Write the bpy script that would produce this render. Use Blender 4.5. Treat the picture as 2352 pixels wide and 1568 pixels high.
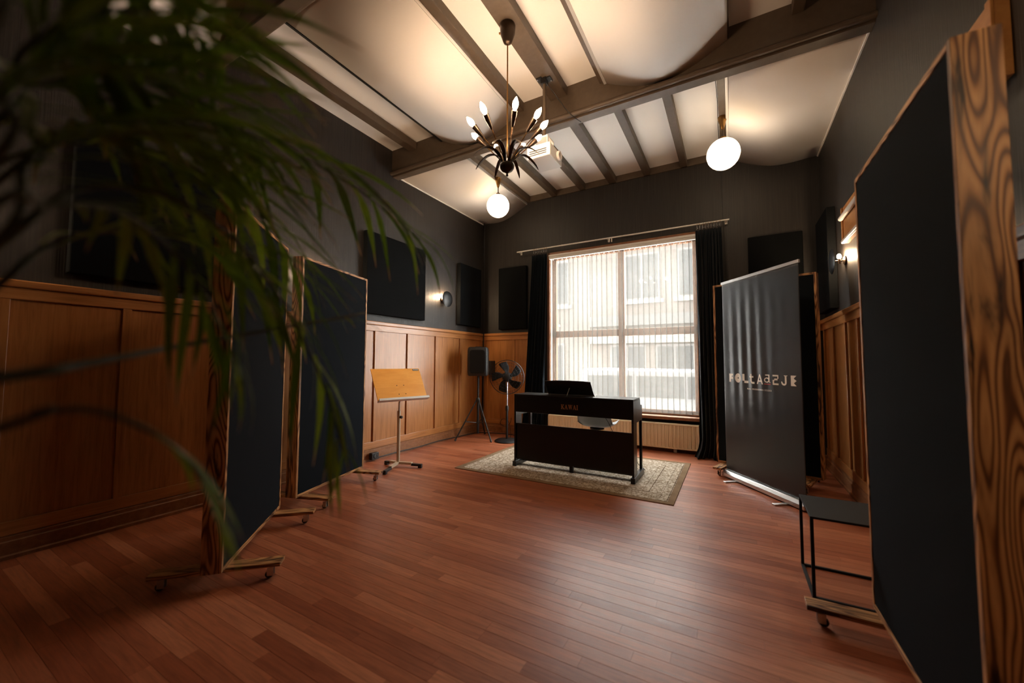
import bpy, bmesh, math, random
from mathutils import Vector, Matrix

R = math.radians
PI = math.pi
rnd = random.Random(7)
for o in list(bpy.data.objects):
    bpy.data.objects.remove(o)
scene = bpy.context.scene
COL = scene.collection

# ------------------------------------------------------------------ camera
CAM_YAW, CAM_PITCH, CAM_ROLL, F_PX = -0.516153, 0.0528305, 0.0031012, 890.886
cy_, sy_, cp_, sp_ = math.cos(CAM_YAW), math.sin(CAM_YAW), math.cos(CAM_PITCH), math.sin(CAM_PITCH)
fw = Vector((sy_ * cp_, cy_ * cp_, sp_))
rt0 = Vector((cy_, -sy_, 0))
up0 = rt0.cross(fw)
rt = rt0 * math.cos(CAM_ROLL) + up0 * math.sin(CAM_ROLL)
up = up0 * math.cos(CAM_ROLL) - rt0 * math.sin(CAM_ROLL)
cam_d = bpy.data.cameras.new('camera')
cam_d.sensor_width = 36.0
cam_d.lens = F_PX / 2352 * 36.0
cam_d.clip_start = 0.02
cam_d.clip_end = 200
cam_d.dof.use_dof = True
cam_d.dof.focus_distance = 4.6
cam_d.dof.aperture_fstop = 1.3
cam = bpy.data.objects.new('camera', cam_d)
COL.objects.link(cam)
m3 = Matrix((rt, up, -fw)).transposed()
cam.matrix_world = Matrix.Translation((0, 0, 1.25)) @ m3.to_4x4()
scene.camera = cam

# ------------------------------------------------------------------ world, exposure
SKY = 8.6
world = bpy.data.worlds.new('sky')
scene.world = world
world.use_nodes = True
bg = world.node_tree.nodes['Background']
bg.inputs[0].default_value = (1.0, 0.975, 0.95, 1)
bg.inputs[1].default_value = SKY
vs = scene.view_settings
vs.view_transform = 'Standard'
vs.look = 'None'
vs.gamma = 1
vs.use_curve_mapping = False
vs.exposure = 1.8
BULB_E, GLOBE_E, SCONCE_E = 66.0, 2.2, 380.0
WARM = (1.0, 0.68, 0.42)
cyc = scene.cycles
cyc.max_bounces = 6
cyc.diffuse_bounces = 3
cyc.glossy_bounces = 3
cyc.transmission_bounces = 6
cyc.transparent_max_bounces = 12
cyc.sample_clamp_indirect = 6
cyc.caustics_reflective = False
cyc.caustics_refractive = False
sun_d = bpy.data.lights.new('sun', 'SUN')
sun_d.energy = 22.0
sun_d.color = (1.0, .95, .88)
sun_d.angle = R(2)
sun = bpy.data.objects.new('sun', sun_d)
COL.objects.link(sun)
sun.rotation_euler = Vector((.55, .10, -.83)).to_track_quat('-Z', 'Y').to_euler()
cyc.use_adaptive_sampling = True
cyc.adaptive_threshold = .08
portal_d = bpy.data.lights.new('window_portal', 'AREA')
portal_d.shape = 'RECTANGLE'
portal_d.size, portal_d.size_y = 2.3, 2.6
portal_d.cycles.is_portal = True
portal = bpy.data.objects.new('window_portal', portal_d)
COL.objects.link(portal)
portal.location = (-1.52, 6.24, 1.78)
portal.rotation_euler = (R(-90), 0, 0)


# ------------------------------------------------------------------ mesh helpers
class MB:
    def __init__(self):
        self.v, self.f = [], []

    def add(self, vs_, fs):
        n = len(self.v)
        self.v += [tuple(p) for p in vs_]
        self.f += [tuple(i + n for i in q) for q in fs]
        return self

    def box(self, x0, x1, y0, y1, z0, z1):
        return self.add([(x0, y0, z0), (x1, y0, z0), (x1, y1, z0), (x0, y1, z0),
                         (x0, y0, z1), (x1, y0, z1), (x1, y1, z1), (x0, y1, z1)],
                        [(0, 3, 2, 1), (4, 5, 6, 7), (0, 1, 5, 4), (1, 2, 6, 5), (2, 3, 7, 6), (3, 0, 4, 7)])

    def obox(self, M, sx, sy, sz):
        b = MB().box(-sx / 2, sx / 2, -sy / 2, sy / 2, -sz / 2, sz / 2)
        return self.add([M @ Vector(p) for p in b.v], b.f)

    def prism(self, poly, a, b, fn):
        """poly: list of 2D points (ccw); fn(u, v, t) -> 3D."""
        n = len(poly)
        vs_ = [fn(u, v, a) for u, v in poly] + [fn(u, v, b) for u, v in poly]
        fs = [tuple(reversed(range(n))), tuple(range(n, 2 * n))]
        fs += [(i, (i + 1) % n, n + (i + 1) % n, n + i) for i in range(n)]
        return self.add(vs_, fs)

    def tube(self, pts, r, n=8, cap=True):
        pts = [Vector(p) for p in pts]
        rs = r if isinstance(r, (list, tuple)) else [r] * len(pts)
        nrm = None
        vs_, fs = [], []
        for i, p in enumerate(pts):
            t = (pts[min(i + 1, len(pts) - 1)] - pts[max(i - 1, 0)]).normalized()
            if nrm is None:
                a = Vector((0, 0, 1)) if abs(t.z) < .9 else Vector((1, 0, 0))
                nrm = (a - t * a.dot(t)).normalized()
            else:
                nrm = (nrm - t * nrm.dot(t)).normalized()
            bn = t.cross(nrm)
            for k in range(n):
                a = 2 * PI * k / n
                vs_.append(p + (nrm * math.cos(a) + bn * math.sin(a)) * rs[i])
        for i in range(len(pts) - 1):
            for k in range(n):
                fs.append((i * n + k, i * n + (k + 1) % n, (i + 1) * n + (k + 1) % n, (i + 1) * n + k))
        if cap:
            fs.append(tuple(reversed(range(n))))
            fs.append(tuple(range((len(pts) - 1) * n, len(pts) * n)))
        return self.add(vs_, fs)

    def lathe(self, prof, n=24, M=None, close=False):
        M = M or Matrix.Identity(4)
        vs_, fs = [], []
        m = len(prof)
        for r, z in prof:
            for k in range(n):
                a = 2 * PI * k / n
                vs_.append(M @ Vector((r * math.cos(a), r * math.sin(a), z)))
        for i in range(m if close else m - 1):
            j = (i + 1) % m
            for k in range(n):
                fs.append((i * n + k, i * n + (k + 1) % n, j * n + (k + 1) % n, j * n + k))
        if not close:
            if prof[0][0] > 1e-5:
                fs.append(tuple(reversed(range(n))))
            if prof[-1][0] > 1e-5:
                fs.append(tuple(range((m - 1) * n, m * n)))
        return self.add(vs_, fs)

    def grid(self, nu, nv, fn, closed_u=False):
        n = len(self.v)
        for j in range(nv):
            for i in range(nu):
                self.v.append(tuple(fn(i / (nu - 1), j / (nv - 1))))
        for j in range(nv - 1):
            for i in range(nu - 1):
                a = n + j * nu + i
                self.f.append((a, a + 1, a + nu + 1, a + nu))
        return self

    def mesh(self, name, mat, smooth=None):
        me = bpy.data.meshes.new(name)
        me.from_pydata(self.v, [], self.f)
        bm = bmesh.new()
        bm.from_mesh(me)
        bmesh.ops.remove_doubles(bm, verts=bm.verts, dist=1e-6)
        bmesh.ops.recalc_face_normals(bm, faces=bm.faces)
        bm.to_mesh(me)
        bm.free()
        if mat:
            me.materials.append(mat)
        if smooth is not None:
            for p in me.polygons:
                p.use_smooth = True
            me.set_sharp_from_angle(angle=R(smooth))
        return me

    def build(self, name, mat, parent=None, smooth=None, bevel=0, solid=0):
        o = bpy.data.objects.new(name, self.mesh(name, mat, smooth))
        COL.objects.link(o)
        if parent:
            o.parent = parent
        if solid:
            md = o.modifiers.new('solid', 'SOLIDIFY')
            md.thickness = solid
            md.offset = 0
        if bevel:
            md = o.modifiers.new('bevel', 'BEVEL')
            md.width = bevel
            md.segments = 2
            md.limit_method = 'ANGLE'
            md.angle_limit = R(40)
        return o


def tag(o, label=None, cat=None, group=None, kind=None):
    if label:
        o['label'] = label
    if cat:
        o['category'] = cat
    if group:
        o['group'] = group
    if kind:
        o['kind'] = kind
    return o


def thing(name, label, cat, loc=(0, 0, 0), rz=0, group=None):
    o = bpy.data.objects.new(name, None)
    o.empty_display_size = .1
    COL.objects.link(o)
    o.location = loc
    o.rotation_euler = (0, 0, rz)
    return tag(o, label, cat, group)


def copy_tree(o, parent=None):
    c = o.copy()
    COL.objects.link(c)
    if parent:
        c.parent = parent
    for ch in list(o.children):
        copy_tree(ch, c)
    return c


def inst(name, mesh, parent, M):
    o = bpy.data.objects.new(name, mesh)
    COL.objects.link(o)
    o.parent = parent
    o.matrix_local = M
    return o


def catmull(pts, n):
    pts = [Vector(p) for p in pts]
    P = [2 * pts[0] - pts[1]] + pts + [2 * pts[-1] - pts[-2]]
    out = []
    segs = len(pts) - 1
    for i in range(n):
        t = i / (n - 1) * segs
        k = min(int(t), segs - 1)
        u = t - k
        a, b, c, d = P[k:k + 4]
        out.append(0.5 * ((2 * b) + (c - a) * u + (2 * a - 5 * b + 4 * c - d) * u * u + (3 * b - a - 3 * c + d) * u ** 3))
    return out


# ------------------------------------------------------------------ materials
def new_mat(name):
    m = bpy.data.materials.new(name)
    m.use_nodes = True
    nt = m.node_tree
    return m, nt, nt.nodes['Principled BSDF']


def c4(c):
    return (c[0], c[1], c[2], 1)


def flat(name, col, rough=.5, metal=0, spec=.5, emit=None, emit_s=0, coat=0, sheen=0):
    m, nt, b = new_mat(name)
    b.inputs['Base Color'].default_value = c4(col)
    b.inputs['Roughness'].default_value = rough
    b.inputs['Metallic'].default_value = metal
    b.inputs['Specular IOR Level'].default_value = spec
    if coat:
        b.inputs['Coat Weight'].default_value = coat
        b.inputs['Coat Roughness'].default_value = .15
    if sheen:
        b.inputs['Sheen Weight'].default_value = sheen
        b.inputs['Sheen Roughness'].default_value = .5
    if emit:
        b.inputs['Emission Color'].default_value = c4(emit)
        b.inputs['Emission Strength'].default_value = emit_s
    return m


def ramp(nt, stops):
    n = nt.nodes.new('ShaderNodeValToRGB')
    e = n.color_ramp.elements
    while len(e) < len(stops):
        e.new(.5)
    for el, (p, c) in zip(e, stops):
        el.position = p
        el.color = c4(c)
    return n


def coords(nt, scale, random_offset=True, island=False):
    tc = nt.nodes.new('ShaderNodeTexCoord')
    mp = nt.nodes.new('ShaderNodeMapping')
    mp.inputs['Scale'].default_value = scale
    nt.links.new(tc.outputs['Object'], mp.inputs['Vector'])
    if random_offset:
        if island:
            oi = nt.nodes.new('ShaderNodeNewGeometry')
            src = oi.outputs['Random Per Island']
        else:
            oi = nt.nodes.new('ShaderNodeObjectInfo')
            src = oi.outputs['Random']
        mu = nt.nodes.new('ShaderNodeMath')
        mu.operation = 'MULTIPLY'
        mu.inputs[1].default_value = 37.0
        nt.links.new(src, mu.inputs[0])
        nt.links.new(mu.outputs[0], mp.inputs['Location'])
        return mp, src
    return mp, None


def noise(nt, vec, scale, detail=4, rough=.5, dist=0):
    n = nt.nodes.new('ShaderNodeTexNoise')
    n.inputs['Scale'].default_value = scale
    n.inputs['Detail'].default_value = detail
    n.inputs['Roughness'].default_value = rough
    n.inputs['Distortion'].default_value = dist
    nt.links.new(vec.outputs[0], n.inputs['Vector'])
    return n


def bump(nt, b, height, strength, dist=.002):
    bp = nt.nodes.new('ShaderNodeBump')
    bp.inputs['Strength'].default_value = strength
    bp.inputs['Distance'].default_value = dist
    nt.links.new(height, bp.inputs['Height'])
    nt.links.new(bp.outputs[0], b.inputs['Normal'])
    return bp


def mixc(nt, fac, a, b, mode='MIX'):
    n = nt.nodes.new('ShaderNodeMix')
    n.data_type = 'RGBA'
    n.blend_type = mode
    for sock, val in ((n.inputs[0], fac), (n.inputs[6], a), (n.inputs[7], b)):
        if hasattr(val, 'is_linked') or hasattr(val, 'links'):
            nt.links.new(val, sock)
        elif isinstance(val, (int, float)):
            sock.default_value = val
        else:
            sock.default_value = c4(val)
    return n.outputs[2]


def wood(name, stops, scale, nscale=6, rough=.4, dist=.6, bumps=.12, spec=.5, coat=0):
    m, nt, b = new_mat(name)
    mp, _ = coords(nt, scale)
    n = noise(nt, mp, nscale, 6, .6, dist)
    rp = ramp(nt, stops)
    nt.links.new(n.outputs[0], rp.inputs[0])
    nt.links.new(rp.outputs[0], b.inputs['Base Color'])
    b.inputs['Roughness'].default_value = rough
    b.inputs['Specular IOR Level'].default_value = spec
    if coat:
        b.inputs['Coat Weight'].default_value = coat
        b.inputs['Coat Roughness'].default_value = .25
    if bumps:
        bump(nt, b, n.outputs[0], bumps)
    return m


def plank_mat(name, island):
    m, nt, b = new_mat(name)
    mp, src = coords(nt, (1.6, 26, 26), True, island)
    n = noise(nt, mp, 3.0, 7, .65, .4)
    rp = ramp(nt, [(0, (.30, .085, .040)), (.3, (.385, .124, .060)), (.7, (.44, .150, .074)), (.93, (.51, .19, .098)), (1, (.27, .088, .046))])
    nt.links.new(src, rp.inputs[0])
    g = ramp(nt, [(.3, (.62, .58, .55)), (.55, (1, 1, 1)), (.75, (1.22, 1.16, 1.1))])
    nt.links.new(n.outputs[0], g.inputs[0])
    col = mixc(nt, 1.0, rp.outputs[0], g.outputs[0], 'MULTIPLY')
    nt.links.new(col, b.inputs['Base Color'])
    rr = ramp(nt, [(.3, (.33, .33, .33)), (.8, (.45, .45, .45))])
    nt.links.new(n.outputs[0], rr.inputs[0])
    nt.links.new(rr.outputs[0], b.inputs['Roughness'])
    b.inputs['Specular IOR Level'].default_value = .44
    bump(nt, b, n.outputs[0], .10, .001)
    return m


def wallpaper_mat():
    m, nt, b = new_mat('charcoal_ribbed_wallpaper')
    mp, _ = coords(nt, (95, 95, 1.1), False)
    n = noise(nt, mp, 1.0, 4, .7)
    rp = ramp(nt, [(.3, (.014, .0128, .0120)), (.55, (.028, .0236, .0210)), (.8, (.047, .0395, .035))])
    nt.links.new(n.outputs[0], rp.inputs[0])
    nt.links.new(rp.outputs[0], b.inputs['Base Color'])
    b.inputs['Roughness'].default_value = .50
    b.inputs['Specular IOR Level'].default_value = .40
    bump(nt, b, n.outputs[0], .65, .004)
    return m


def burnt_mat():
    """pale pine scorched with a torch: dark grain rings, knots and burnt blotches; grain along local z."""
    m, nt, b = new_mat('scorched_pine')
    mp, src = coords(nt, (1, 1, .15))
    fld = noise(nt, mp, 9.0, 1.5, .45, .3)
    mul = nt.nodes.new('ShaderNodeMath')
    mul.operation = 'MULTIPLY'
    mul.inputs[1].default_value = 105.0
    nt.links.new(fld.outputs[0], mul.inputs[0])
    wv = nt.nodes.new('ShaderNodeMath')
    wv.operation = 'SINE'
    nt.links.new(mul.outputs[0], wv.inputs[0])
    mr_ = nt.nodes.new('ShaderNodeMapRange')
    mr_.inputs['From Min'].default_value = -1
    nt.links.new(wv.outputs[0], mr_.inputs['Value'])
    rp = ramp(nt, [(0, (.13, .052, .020)), (.22, (.31, .14, .050)), (.5, (.48, .245, .096)), (1, (.60, .335, .148))])
    nt.links.new(mr_.outputs[0], rp.inputs[0])
    bl = noise(nt, mp, 15.0, 4, .62, .5)
    br = ramp(nt, [(.34, (.07, .05, .045)), (.43, (.80, .75, .70)), (.56, (1.12, 1.08, 1.03))])
    nt.links.new(bl.outputs[0], br.inputs[0])
    col = mixc(nt, 1.0, rp.outputs[0], br.outputs[0], 'MULTIPLY')
    nt.links.new(col, b.inputs['Base Color'])
    b.inputs['Roughness'].default_value = .5
    bump(nt, b, wv.outputs[0], .10, .002)
    return m


def fabric(name, col, var=.25, scale=260, rough=.95, sheen=.0, bumps=.35):
    m, nt, b = new_mat(name)
    mp, _ = coords(nt, (1, 1, 1), False)
    n = noise(nt, mp, scale, 3, .7)
    rp = ramp(nt, [(.3, tuple(c * (1 - var) for c in col)), (.7, tuple(c * (1 + var) for c in col))])
    nt.links.new(n.outputs[0], rp.inputs[0])
    nt.links.new(rp.outputs[0], b.inputs['Base Color'])
    b.inputs['Roughness'].default_value = rough
    b.inputs['Specular IOR Level'].default_value = .10
    b.inputs['Sheen Weight'].default_value = sheen
    bump(nt, b, n.outputs[0], bumps, .002)
    return m


def emit_mat(name, col, s):
    m = bpy.data.materials.new(name)
    m.use_nodes = True
    nt = m.node_tree
    nt.nodes.clear()
    e = nt.nodes.new('ShaderNodeEmission')
    e.inputs[0].default_value = c4(col)
    e.inputs[1].default_value = s
    o = nt.nodes.new('ShaderNodeOutputMaterial')
    nt.links.new(e.outputs[0], o.inputs[0])
    return m


def blind_mat():
    m = bpy.data.materials.new('sheer_blind_fabric')
    m.use_nodes = True
    nt = m.node_tree
    nt.nodes.clear()
    tr = nt.nodes.new('ShaderNodeBsdfTransparent')
    tl = nt.nodes.new('ShaderNodeBsdfTranslucent')
    df = nt.nodes.new('ShaderNodeBsdfDiffuse')
    tl.inputs[0].default_value = (.13, .122, .112, 1)
    df.inputs[0].default_value = (.55, .52, .47, 1)
    m1 = nt.nodes.new('ShaderNodeMixShader')
    m1.inputs[0].default_value = .35
    nt.links.new(tl.outputs[0], m1.inputs[1])
    nt.links.new(df.outputs[0], m1.inputs[2])
    m2 = nt.nodes.new('ShaderNodeMixShader')
    m2.inputs[0].default_value = .50
    nt.links.new(tr.outputs[0], m2.inputs[1])
    nt.links.new(m1.outputs[0], m2.inputs[2])
    o = nt.nodes.new('ShaderNodeOutputMaterial')
    nt.links.new(m2.outputs[0], o.inputs[0])
    return m


def glass_mat():
    m = bpy.data.materials.new('window_glass')
    m.use_nodes = True
    nt = m.node_tree
    nt.nodes.clear()
    tr = nt.nodes.new('ShaderNodeBsdfTransparent')
    tr.inputs[0].default_value = (.95, .97, .96, 1)
    gl = nt.nodes.new('ShaderNodeBsdfGlossy')
    gl.inputs['Roughness'].default_value = .02
    mx = nt.nodes.new('ShaderNodeMixShader')
    mx.inputs[0].default_value = .04
    nt.links.new(tr.outputs[0], mx.inputs[1])
    nt.links.new(gl.outputs[0], mx.inputs[2])
    o = nt.nodes.new('ShaderNodeOutputMaterial')
    nt.links.new(mx.outputs[0], o.inputs[0])
    return m


def rug_mat(w, h):
    m, nt, b = new_mat('worn_oriental_rug')
    tc = nt.nodes.new('ShaderNodeTexCoord')
    sep = nt.nodes.new('ShaderNodeSeparateXYZ')
    nt.links.new(tc.outputs['Object'], sep.inputs[0])

    def math_(op, a, b_=None, c_=None):
        n = nt.nodes.new('ShaderNodeMath')
        n.operation = op
        for i, v in enumerate((a, b_, c_)):
            if v is None:
                continue
            if isinstance(v, (int, float)):
                n.inputs[i].default_value = v
            else:
                nt.links.new(v, n.inputs[i])
        return n.outputs[0]
    ex = math_('SUBTRACT', w / 2, math_('ABSOLUTE', sep.outputs[0]))
    ey = math_('SUBTRACT', h / 2, math_('ABSOLUTE', sep.outputs[1]))
    e = math_('MINIMUM', ex, ey)
    rp = nt.nodes.new('ShaderNodeValToRGB')
    rp.color_ramp.interpolation = 'CONSTANT'
    cream, tan, brown = (.66, .60, .53), (.27, .18, .11), (.20, .14, .10)
    stops = [(0, tan), (.055, cream), (.062, brown), (.068, cream), (.13, brown), (.136, cream), (.25, brown), (.256, cream), (.31, brown), (.316, cream)]
    el = rp.color_ramp.elements
    while len(el) < len(stops):
        el.new(.5)
    for k, (p, c) in zip(el, stops):
        k.position = p
        k.color = c4(c)
    nt.links.new(e, rp.inputs[0])
    mp = nt.nodes.new('ShaderNodeMapping')
    nt.links.new(tc.outputs['Object'], mp.inputs[0])
    vo = nt.nodes.new('ShaderNodeTexVoronoi')
    vo.feature = 'DISTANCE_TO_EDGE'
    vo.inputs['Scale'].default_value = 22
    nt.links.new(mp.outputs[0], vo.inputs['Vector'])
    n1 = noise(nt, mp, 38, 4, .75, 1.5)
    n2 = noise(nt, mp, 4, 2, .5)
    pat = math_('ADD', math_('MULTIPLY', n1.outputs[0], 1.0), math_('MULTIPLY', vo.outputs[0], .35))
    pr = ramp(nt, [(.47, (.38, .30, .22)), (.53, (.72, .66, .58)), (.62, (1.08, 1.06, 1.03))])
    nt.links.new(pat, pr.inputs[0])
    w2 = ramp(nt, [(.3, (.8, .78, .74)), (.7, (1.05, 1.04, 1.02))])
    nt.links.new(n2.outputs[0], w2.inputs[0])
    gate = math_('GREATER_THAN', e, .055)
    pc = mixc(nt, gate, (1, 1, 1), pr.outputs[0])
    c1 = mixc(nt, 1.0, rp.outputs[0], pc, 'MULTIPLY')
    c2 = mixc(nt, 1.0, c1, w2.outputs[0], 'MULTIPLY')
    nt.links.new(c2, b.inputs['Base Color'])
    b.inputs['Roughness'].default_value = .95
    b.inputs['Specular IOR Level'].default_value = .1
    bump(nt, b, n1.outputs[0], .4, .003)
    return m


def leaf_mat():
    m = bpy.data.materials.new('palm_leaf')
    m.use_nodes = True
    nt = m.node_tree
    b = nt.nodes['Principled BSDF']
    at = nt.nodes.new('ShaderNodeAttribute')
    at.attribute_name = 'along'
    oi = nt.nodes.new('ShaderNodeObjectInfo')
    rg = ramp(nt, [(0, (.036, .085, .008)), (.5, (.12, .24, .018)), (1, (.24, .40, .034))])
    nt.links.new(oi.outputs['Random'], rg.inputs[0])
    tp = ramp(nt, [(0, (0, 0, 0)), (.84, (0, 0, 0)), (.96, (1, 1, 1))])
    nt.links.new(at.outputs['Fac'], tp.inputs[0])
    col = mixc(nt, tp.outputs[0], rg.outputs[0], (.42, .30, .19))
    nt.links.new(col, b.inputs['Base Color'])
    b.inputs['Roughness'].default_value = .38
    tl = nt.nodes.new('ShaderNodeBsdfTranslucent')
    nt.links.new(col, tl.inputs[0])
    mx = nt.nodes.new('ShaderNodeMixShader')
    mx.inputs[0].default_value = .42
    nt.links.new(b.outputs[0], mx.inputs[1])
    nt.links.new(tl.outputs[0], mx.inputs[2])
    nt.links.new(mx.outputs[0], nt.nodes['Material Output'].inputs[0])
    return m


def brick_mat():
    m, nt, b = new_mat('pale_brick')
    mp, _ = coords(nt, (1, 1, 1), False)
    rot = nt.nodes.new('ShaderNodeVectorRotate')
    rot.rotation_type = 'X_AXIS'
    rot.inputs['Angle'].default_value = R(90)
    nt.links.new(mp.outputs[0], rot.inputs[0])
    bt = nt.nodes.new('ShaderNodeTexBrick')
    bt.inputs['Color1'].default_value = (.046, .037, .032, 1)
    bt.inputs['Color2'].default_value = (.038, .031, .027, 1)
    bt.inputs['Mortar'].default_value = (.050, .047, .043, 1)
    bt.inputs['Scale'].default_value = 4.2
    nt.links.new(rot.outputs[0], bt.inputs['Vector'])
    nt.links.new(bt.outputs[0], b.inputs['Base Color'])
    b.inputs['Roughness'].default_value = .9
    return m


M_WALL = wallpaper_mat()
M_PLASTER = flat('white_plaster', (.84, .815, .785), .8, spec=.2)
M_SHEET = flat('white_curved_board', (.86, .825, .79), .6, spec=.3)
M_BEAM = wood('brown_painted_timber', [(.3, (.078, .054, .036)), (.7, (.105, .073, .048))], (3, 3, 3), 5, .5, .4, .08)
M_OAKV = wood('golden_oak_upright', [(.28, (.29, .105, .026)), (.5, (.42, .168, .045)), (.75, (.50, .215, .066))], (9, 9, .5), 5, .34, .5, .1, coat=.15)
M_OAKH = wood('golden_oak_lengthwise', [(.28, (.30, .112, .029)), (.5, (.44, .180, .051)), (.75, (.52, .23, .073))], (9, .5, 9), 5, .32, .5, .1, coat=.2)
M_OAKX = wood('golden_oak_crosswise', [(.28, (.30, .112, .029)), (.5, (.44, .180, .051)), (.75, (.52, .23, .073))], (.5, 9, 9), 5, .32, .5, .1, coat=.2)
M_BASEB = wood('dark_oak_base', [(.3, (.20, .08, .03)), (.7, (.33, .14, .055))], (6, 6, 6), 4, .4, .4, .1)
M_PLANK = plank_mat('red_brown_floor_strip', False)
M_PLANK2 = plank_mat('red_brown_floor_strip_far', True)
M_SUBFLOOR = flat('subfloor_gap', (.02, .012, .008), .9)
M_BURNT = burnt_mat()
M_GOBO = fabric('black_blue_baffle_cloth', (.0092, .0130, .0178), .35, 420)
M_ACOU = fabric('charcoal_acoustic_cloth', (.0052, .0060, .0068), .3, 350)
M_CURTAIN = fabric('midnight_velvet', (.0022, .0055, .0095), .3, 500, .85, .08)
M_BLACK = flat('black_satin_wood', (.0036, .0041, .0052), .32, spec=.5)
M_BLACKM = flat('black_metal', (.010, .010, .011), .4, spec=.5)
M_BLACKP = flat('black_plastic', (.012, .012, .013), .5)
M_CHROME = flat('brushed_steel', (.62, .60, .58), .28, 1)
M_STEELP = flat('pale_aluminium', (.70, .68, .67), .35, .9)
M_STRIP = flat('grey_painted_strip', (.42, .40, .385), .55)
M_BRASS = flat('aged_brass', (.30, .165, .055), .32, 1)
M_DBRASS = flat('dark_bronze', (.055, .036, .024), .35, .7)
M_CREAM = flat('cream_enamel', (.84, .71, .50), .4)
M_BEIGE = flat('beige_powder_coat', (.50, .40, .29), .45)
M_WHITE = flat('white_plastic', (.74, .72, .69), .4)
M_WHITEP = flat('white_paint', (.78, .76, .72), .4)
M_RUBBER = flat('grey_rubber', (.05, .05, .05), .6)
M_BLIND = blind_mat()
M_GLASS = glass_mat()
M_BULB = emit_mat('lit_bulb', WARM, BULB_E)
M_GLOBE = emit_mat('lit_opal_globe', (1, .76, .50), GLOBE_E)
M_SCB = emit_mat('lit_sconce_bulb', (1, .70, .42), SCONCE_E)
M_LEAF = leaf_mat()
M_STEM = flat('palm_stem', (.022, .032, .008), .45)
M_BRICK = brick_mat()
M_ORANGE = wood('orange_maple_board', [(.3, (.82, .33, .04)), (.7, (.92, .41, .065))], (1.2, .8, 6), 4, .42, .5, .03)
M_SCREENW = wood('orange_pine_case', [(.3, (.42, .17, .045)), (.7, (.55, .25, .075))], (6, .6, 6), 4, .4, .5, .06)
M_WINWOOD = wood('red_brown_window_wood', [(.3, (.20, .075, .030)), (.7, (.30, .12, .05))], (5, 5, 5), 3, .4, .4, .05)

# ------------------------------------------------------------------ room dimensions (metres, camera above the origin)
XL, XR, YB, YF = -4.04, 0.995, 6.0, -2.0
ZC, ZJ = 4.17, 4.07
WX0, WX1, WZ0, WZ1 = -2.66, -0.385, 0.49, 3.06

# ------------------------------------------------------------------ floor
fl = MB().box(XL, XR, YF, YB, -.10, -.016).build('floor', M_SUBFLOOR)
tag(fl, 'red-brown hardwood strip floor of narrow boards', kind='structure')
PW = .0715
LENS = [.45, .62, .8, 1.0, 1.25, 1.5]


def plank_mb(L):
    w, g, b_ = PW / 2 - .0002, L / 2 - .0003, .0007
    m = MB()
    pr = [(-w, -.016), (w, -.016), (w, -b_), (w - b_, 0), (-w + b_, 0), (-w, -b_)]
    return m.prism(pr, -g, g, lambda u, v, t: (t, u, v))


plank_mesh = [plank_mb(L).mesh('plank', M_PLANK) for L in LENS]
plan = []
y = YF + PW / 2
while y < YB:
    x = XL + rnd.random() * -.6
    while x < XR:
        k = rnd.randrange(len(LENS))
        L = LENS[k]
        plan.append((x + L / 2, y, k, L))
        x += L
    y += PW
vis = []
for p in plan:
    v = Vector((p[0], p[1], 0)) - cam.location
    d = v.dot(fw)
    sx = 1176 + F_PX * v.dot(rt) / max(d, .01)
    sy = 784 - F_PX * v.dot(up) / max(d, .01)
    inside = d > .3 and -150 < sx < 2500 and sy < 1720
    vis.append((0 if inside else 1, d, p))
vis.sort(key=lambda t: (t[0], t[1]))
far = MB()
for i, (_, _, (px_, py_, k, L)) in enumerate(vis):
    lo, hi = px_ - L / 2, px_ + L / 2
    clip = lo < XL + .005 or hi > XR - .005
    if i < 300 and not clip:
        inst('plank', plank_mesh[k], fl, Matrix.Translation((px_, py_, 0)))
    elif i < 300:
        lo, hi = max(lo, XL + .002), min(hi, XR - .002)
        inst('plank', plank_mb(hi - lo).mesh('plank', M_PLANK), fl, Matrix.Translation(((lo + hi) / 2, py_, 0)))
    else:
        lo, hi = max(lo, XL + .002), min(hi, XR - .002)
        q = plank_mb(hi - lo)
        far.add([(a + (lo + hi) / 2, b_ + py_, c) for a, b_, c in q.v], q.f)
tag(far.build('plank_field', M_PLANK2, fl), kind='stuff')

# ------------------------------------------------------------------ walls
T = .2
wl = tag(MB().box(XL - T, XL, YF, YB + T, -.1, 4.4).build('wall_left', M_WALL), 'charcoal papered wall above golden oak wainscot, left side', kind='structure')
wr = tag(MB().box(XR, XR + T, YF, YB + T, -.1, 4.4).build('wall_right', M_WALL), 'charcoal papered wall above oak wainscot, right side', kind='structure')
wb = MB()
wb.box(XL, WX0, YB, YB + T, -.1, 4.4).box(WX1, XR, YB, YB + T, -.1, 4.4)
wb.box(WX0, WX1, YB, YB + T, WZ1, 4.4).box(WX0, WX1, YB, YB + T, -.1, WZ0)
wb = tag(wb.build('wall_back', M_WALL), 'charcoal papered window wall at the far end', kind='structure')
tag(MB().box(XL - T, XR + T, YF - T, YF, -.1, 4.4).build('wall_front', M_WALL), 'charcoal papered wall behind the viewer', kind='structure')


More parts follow.
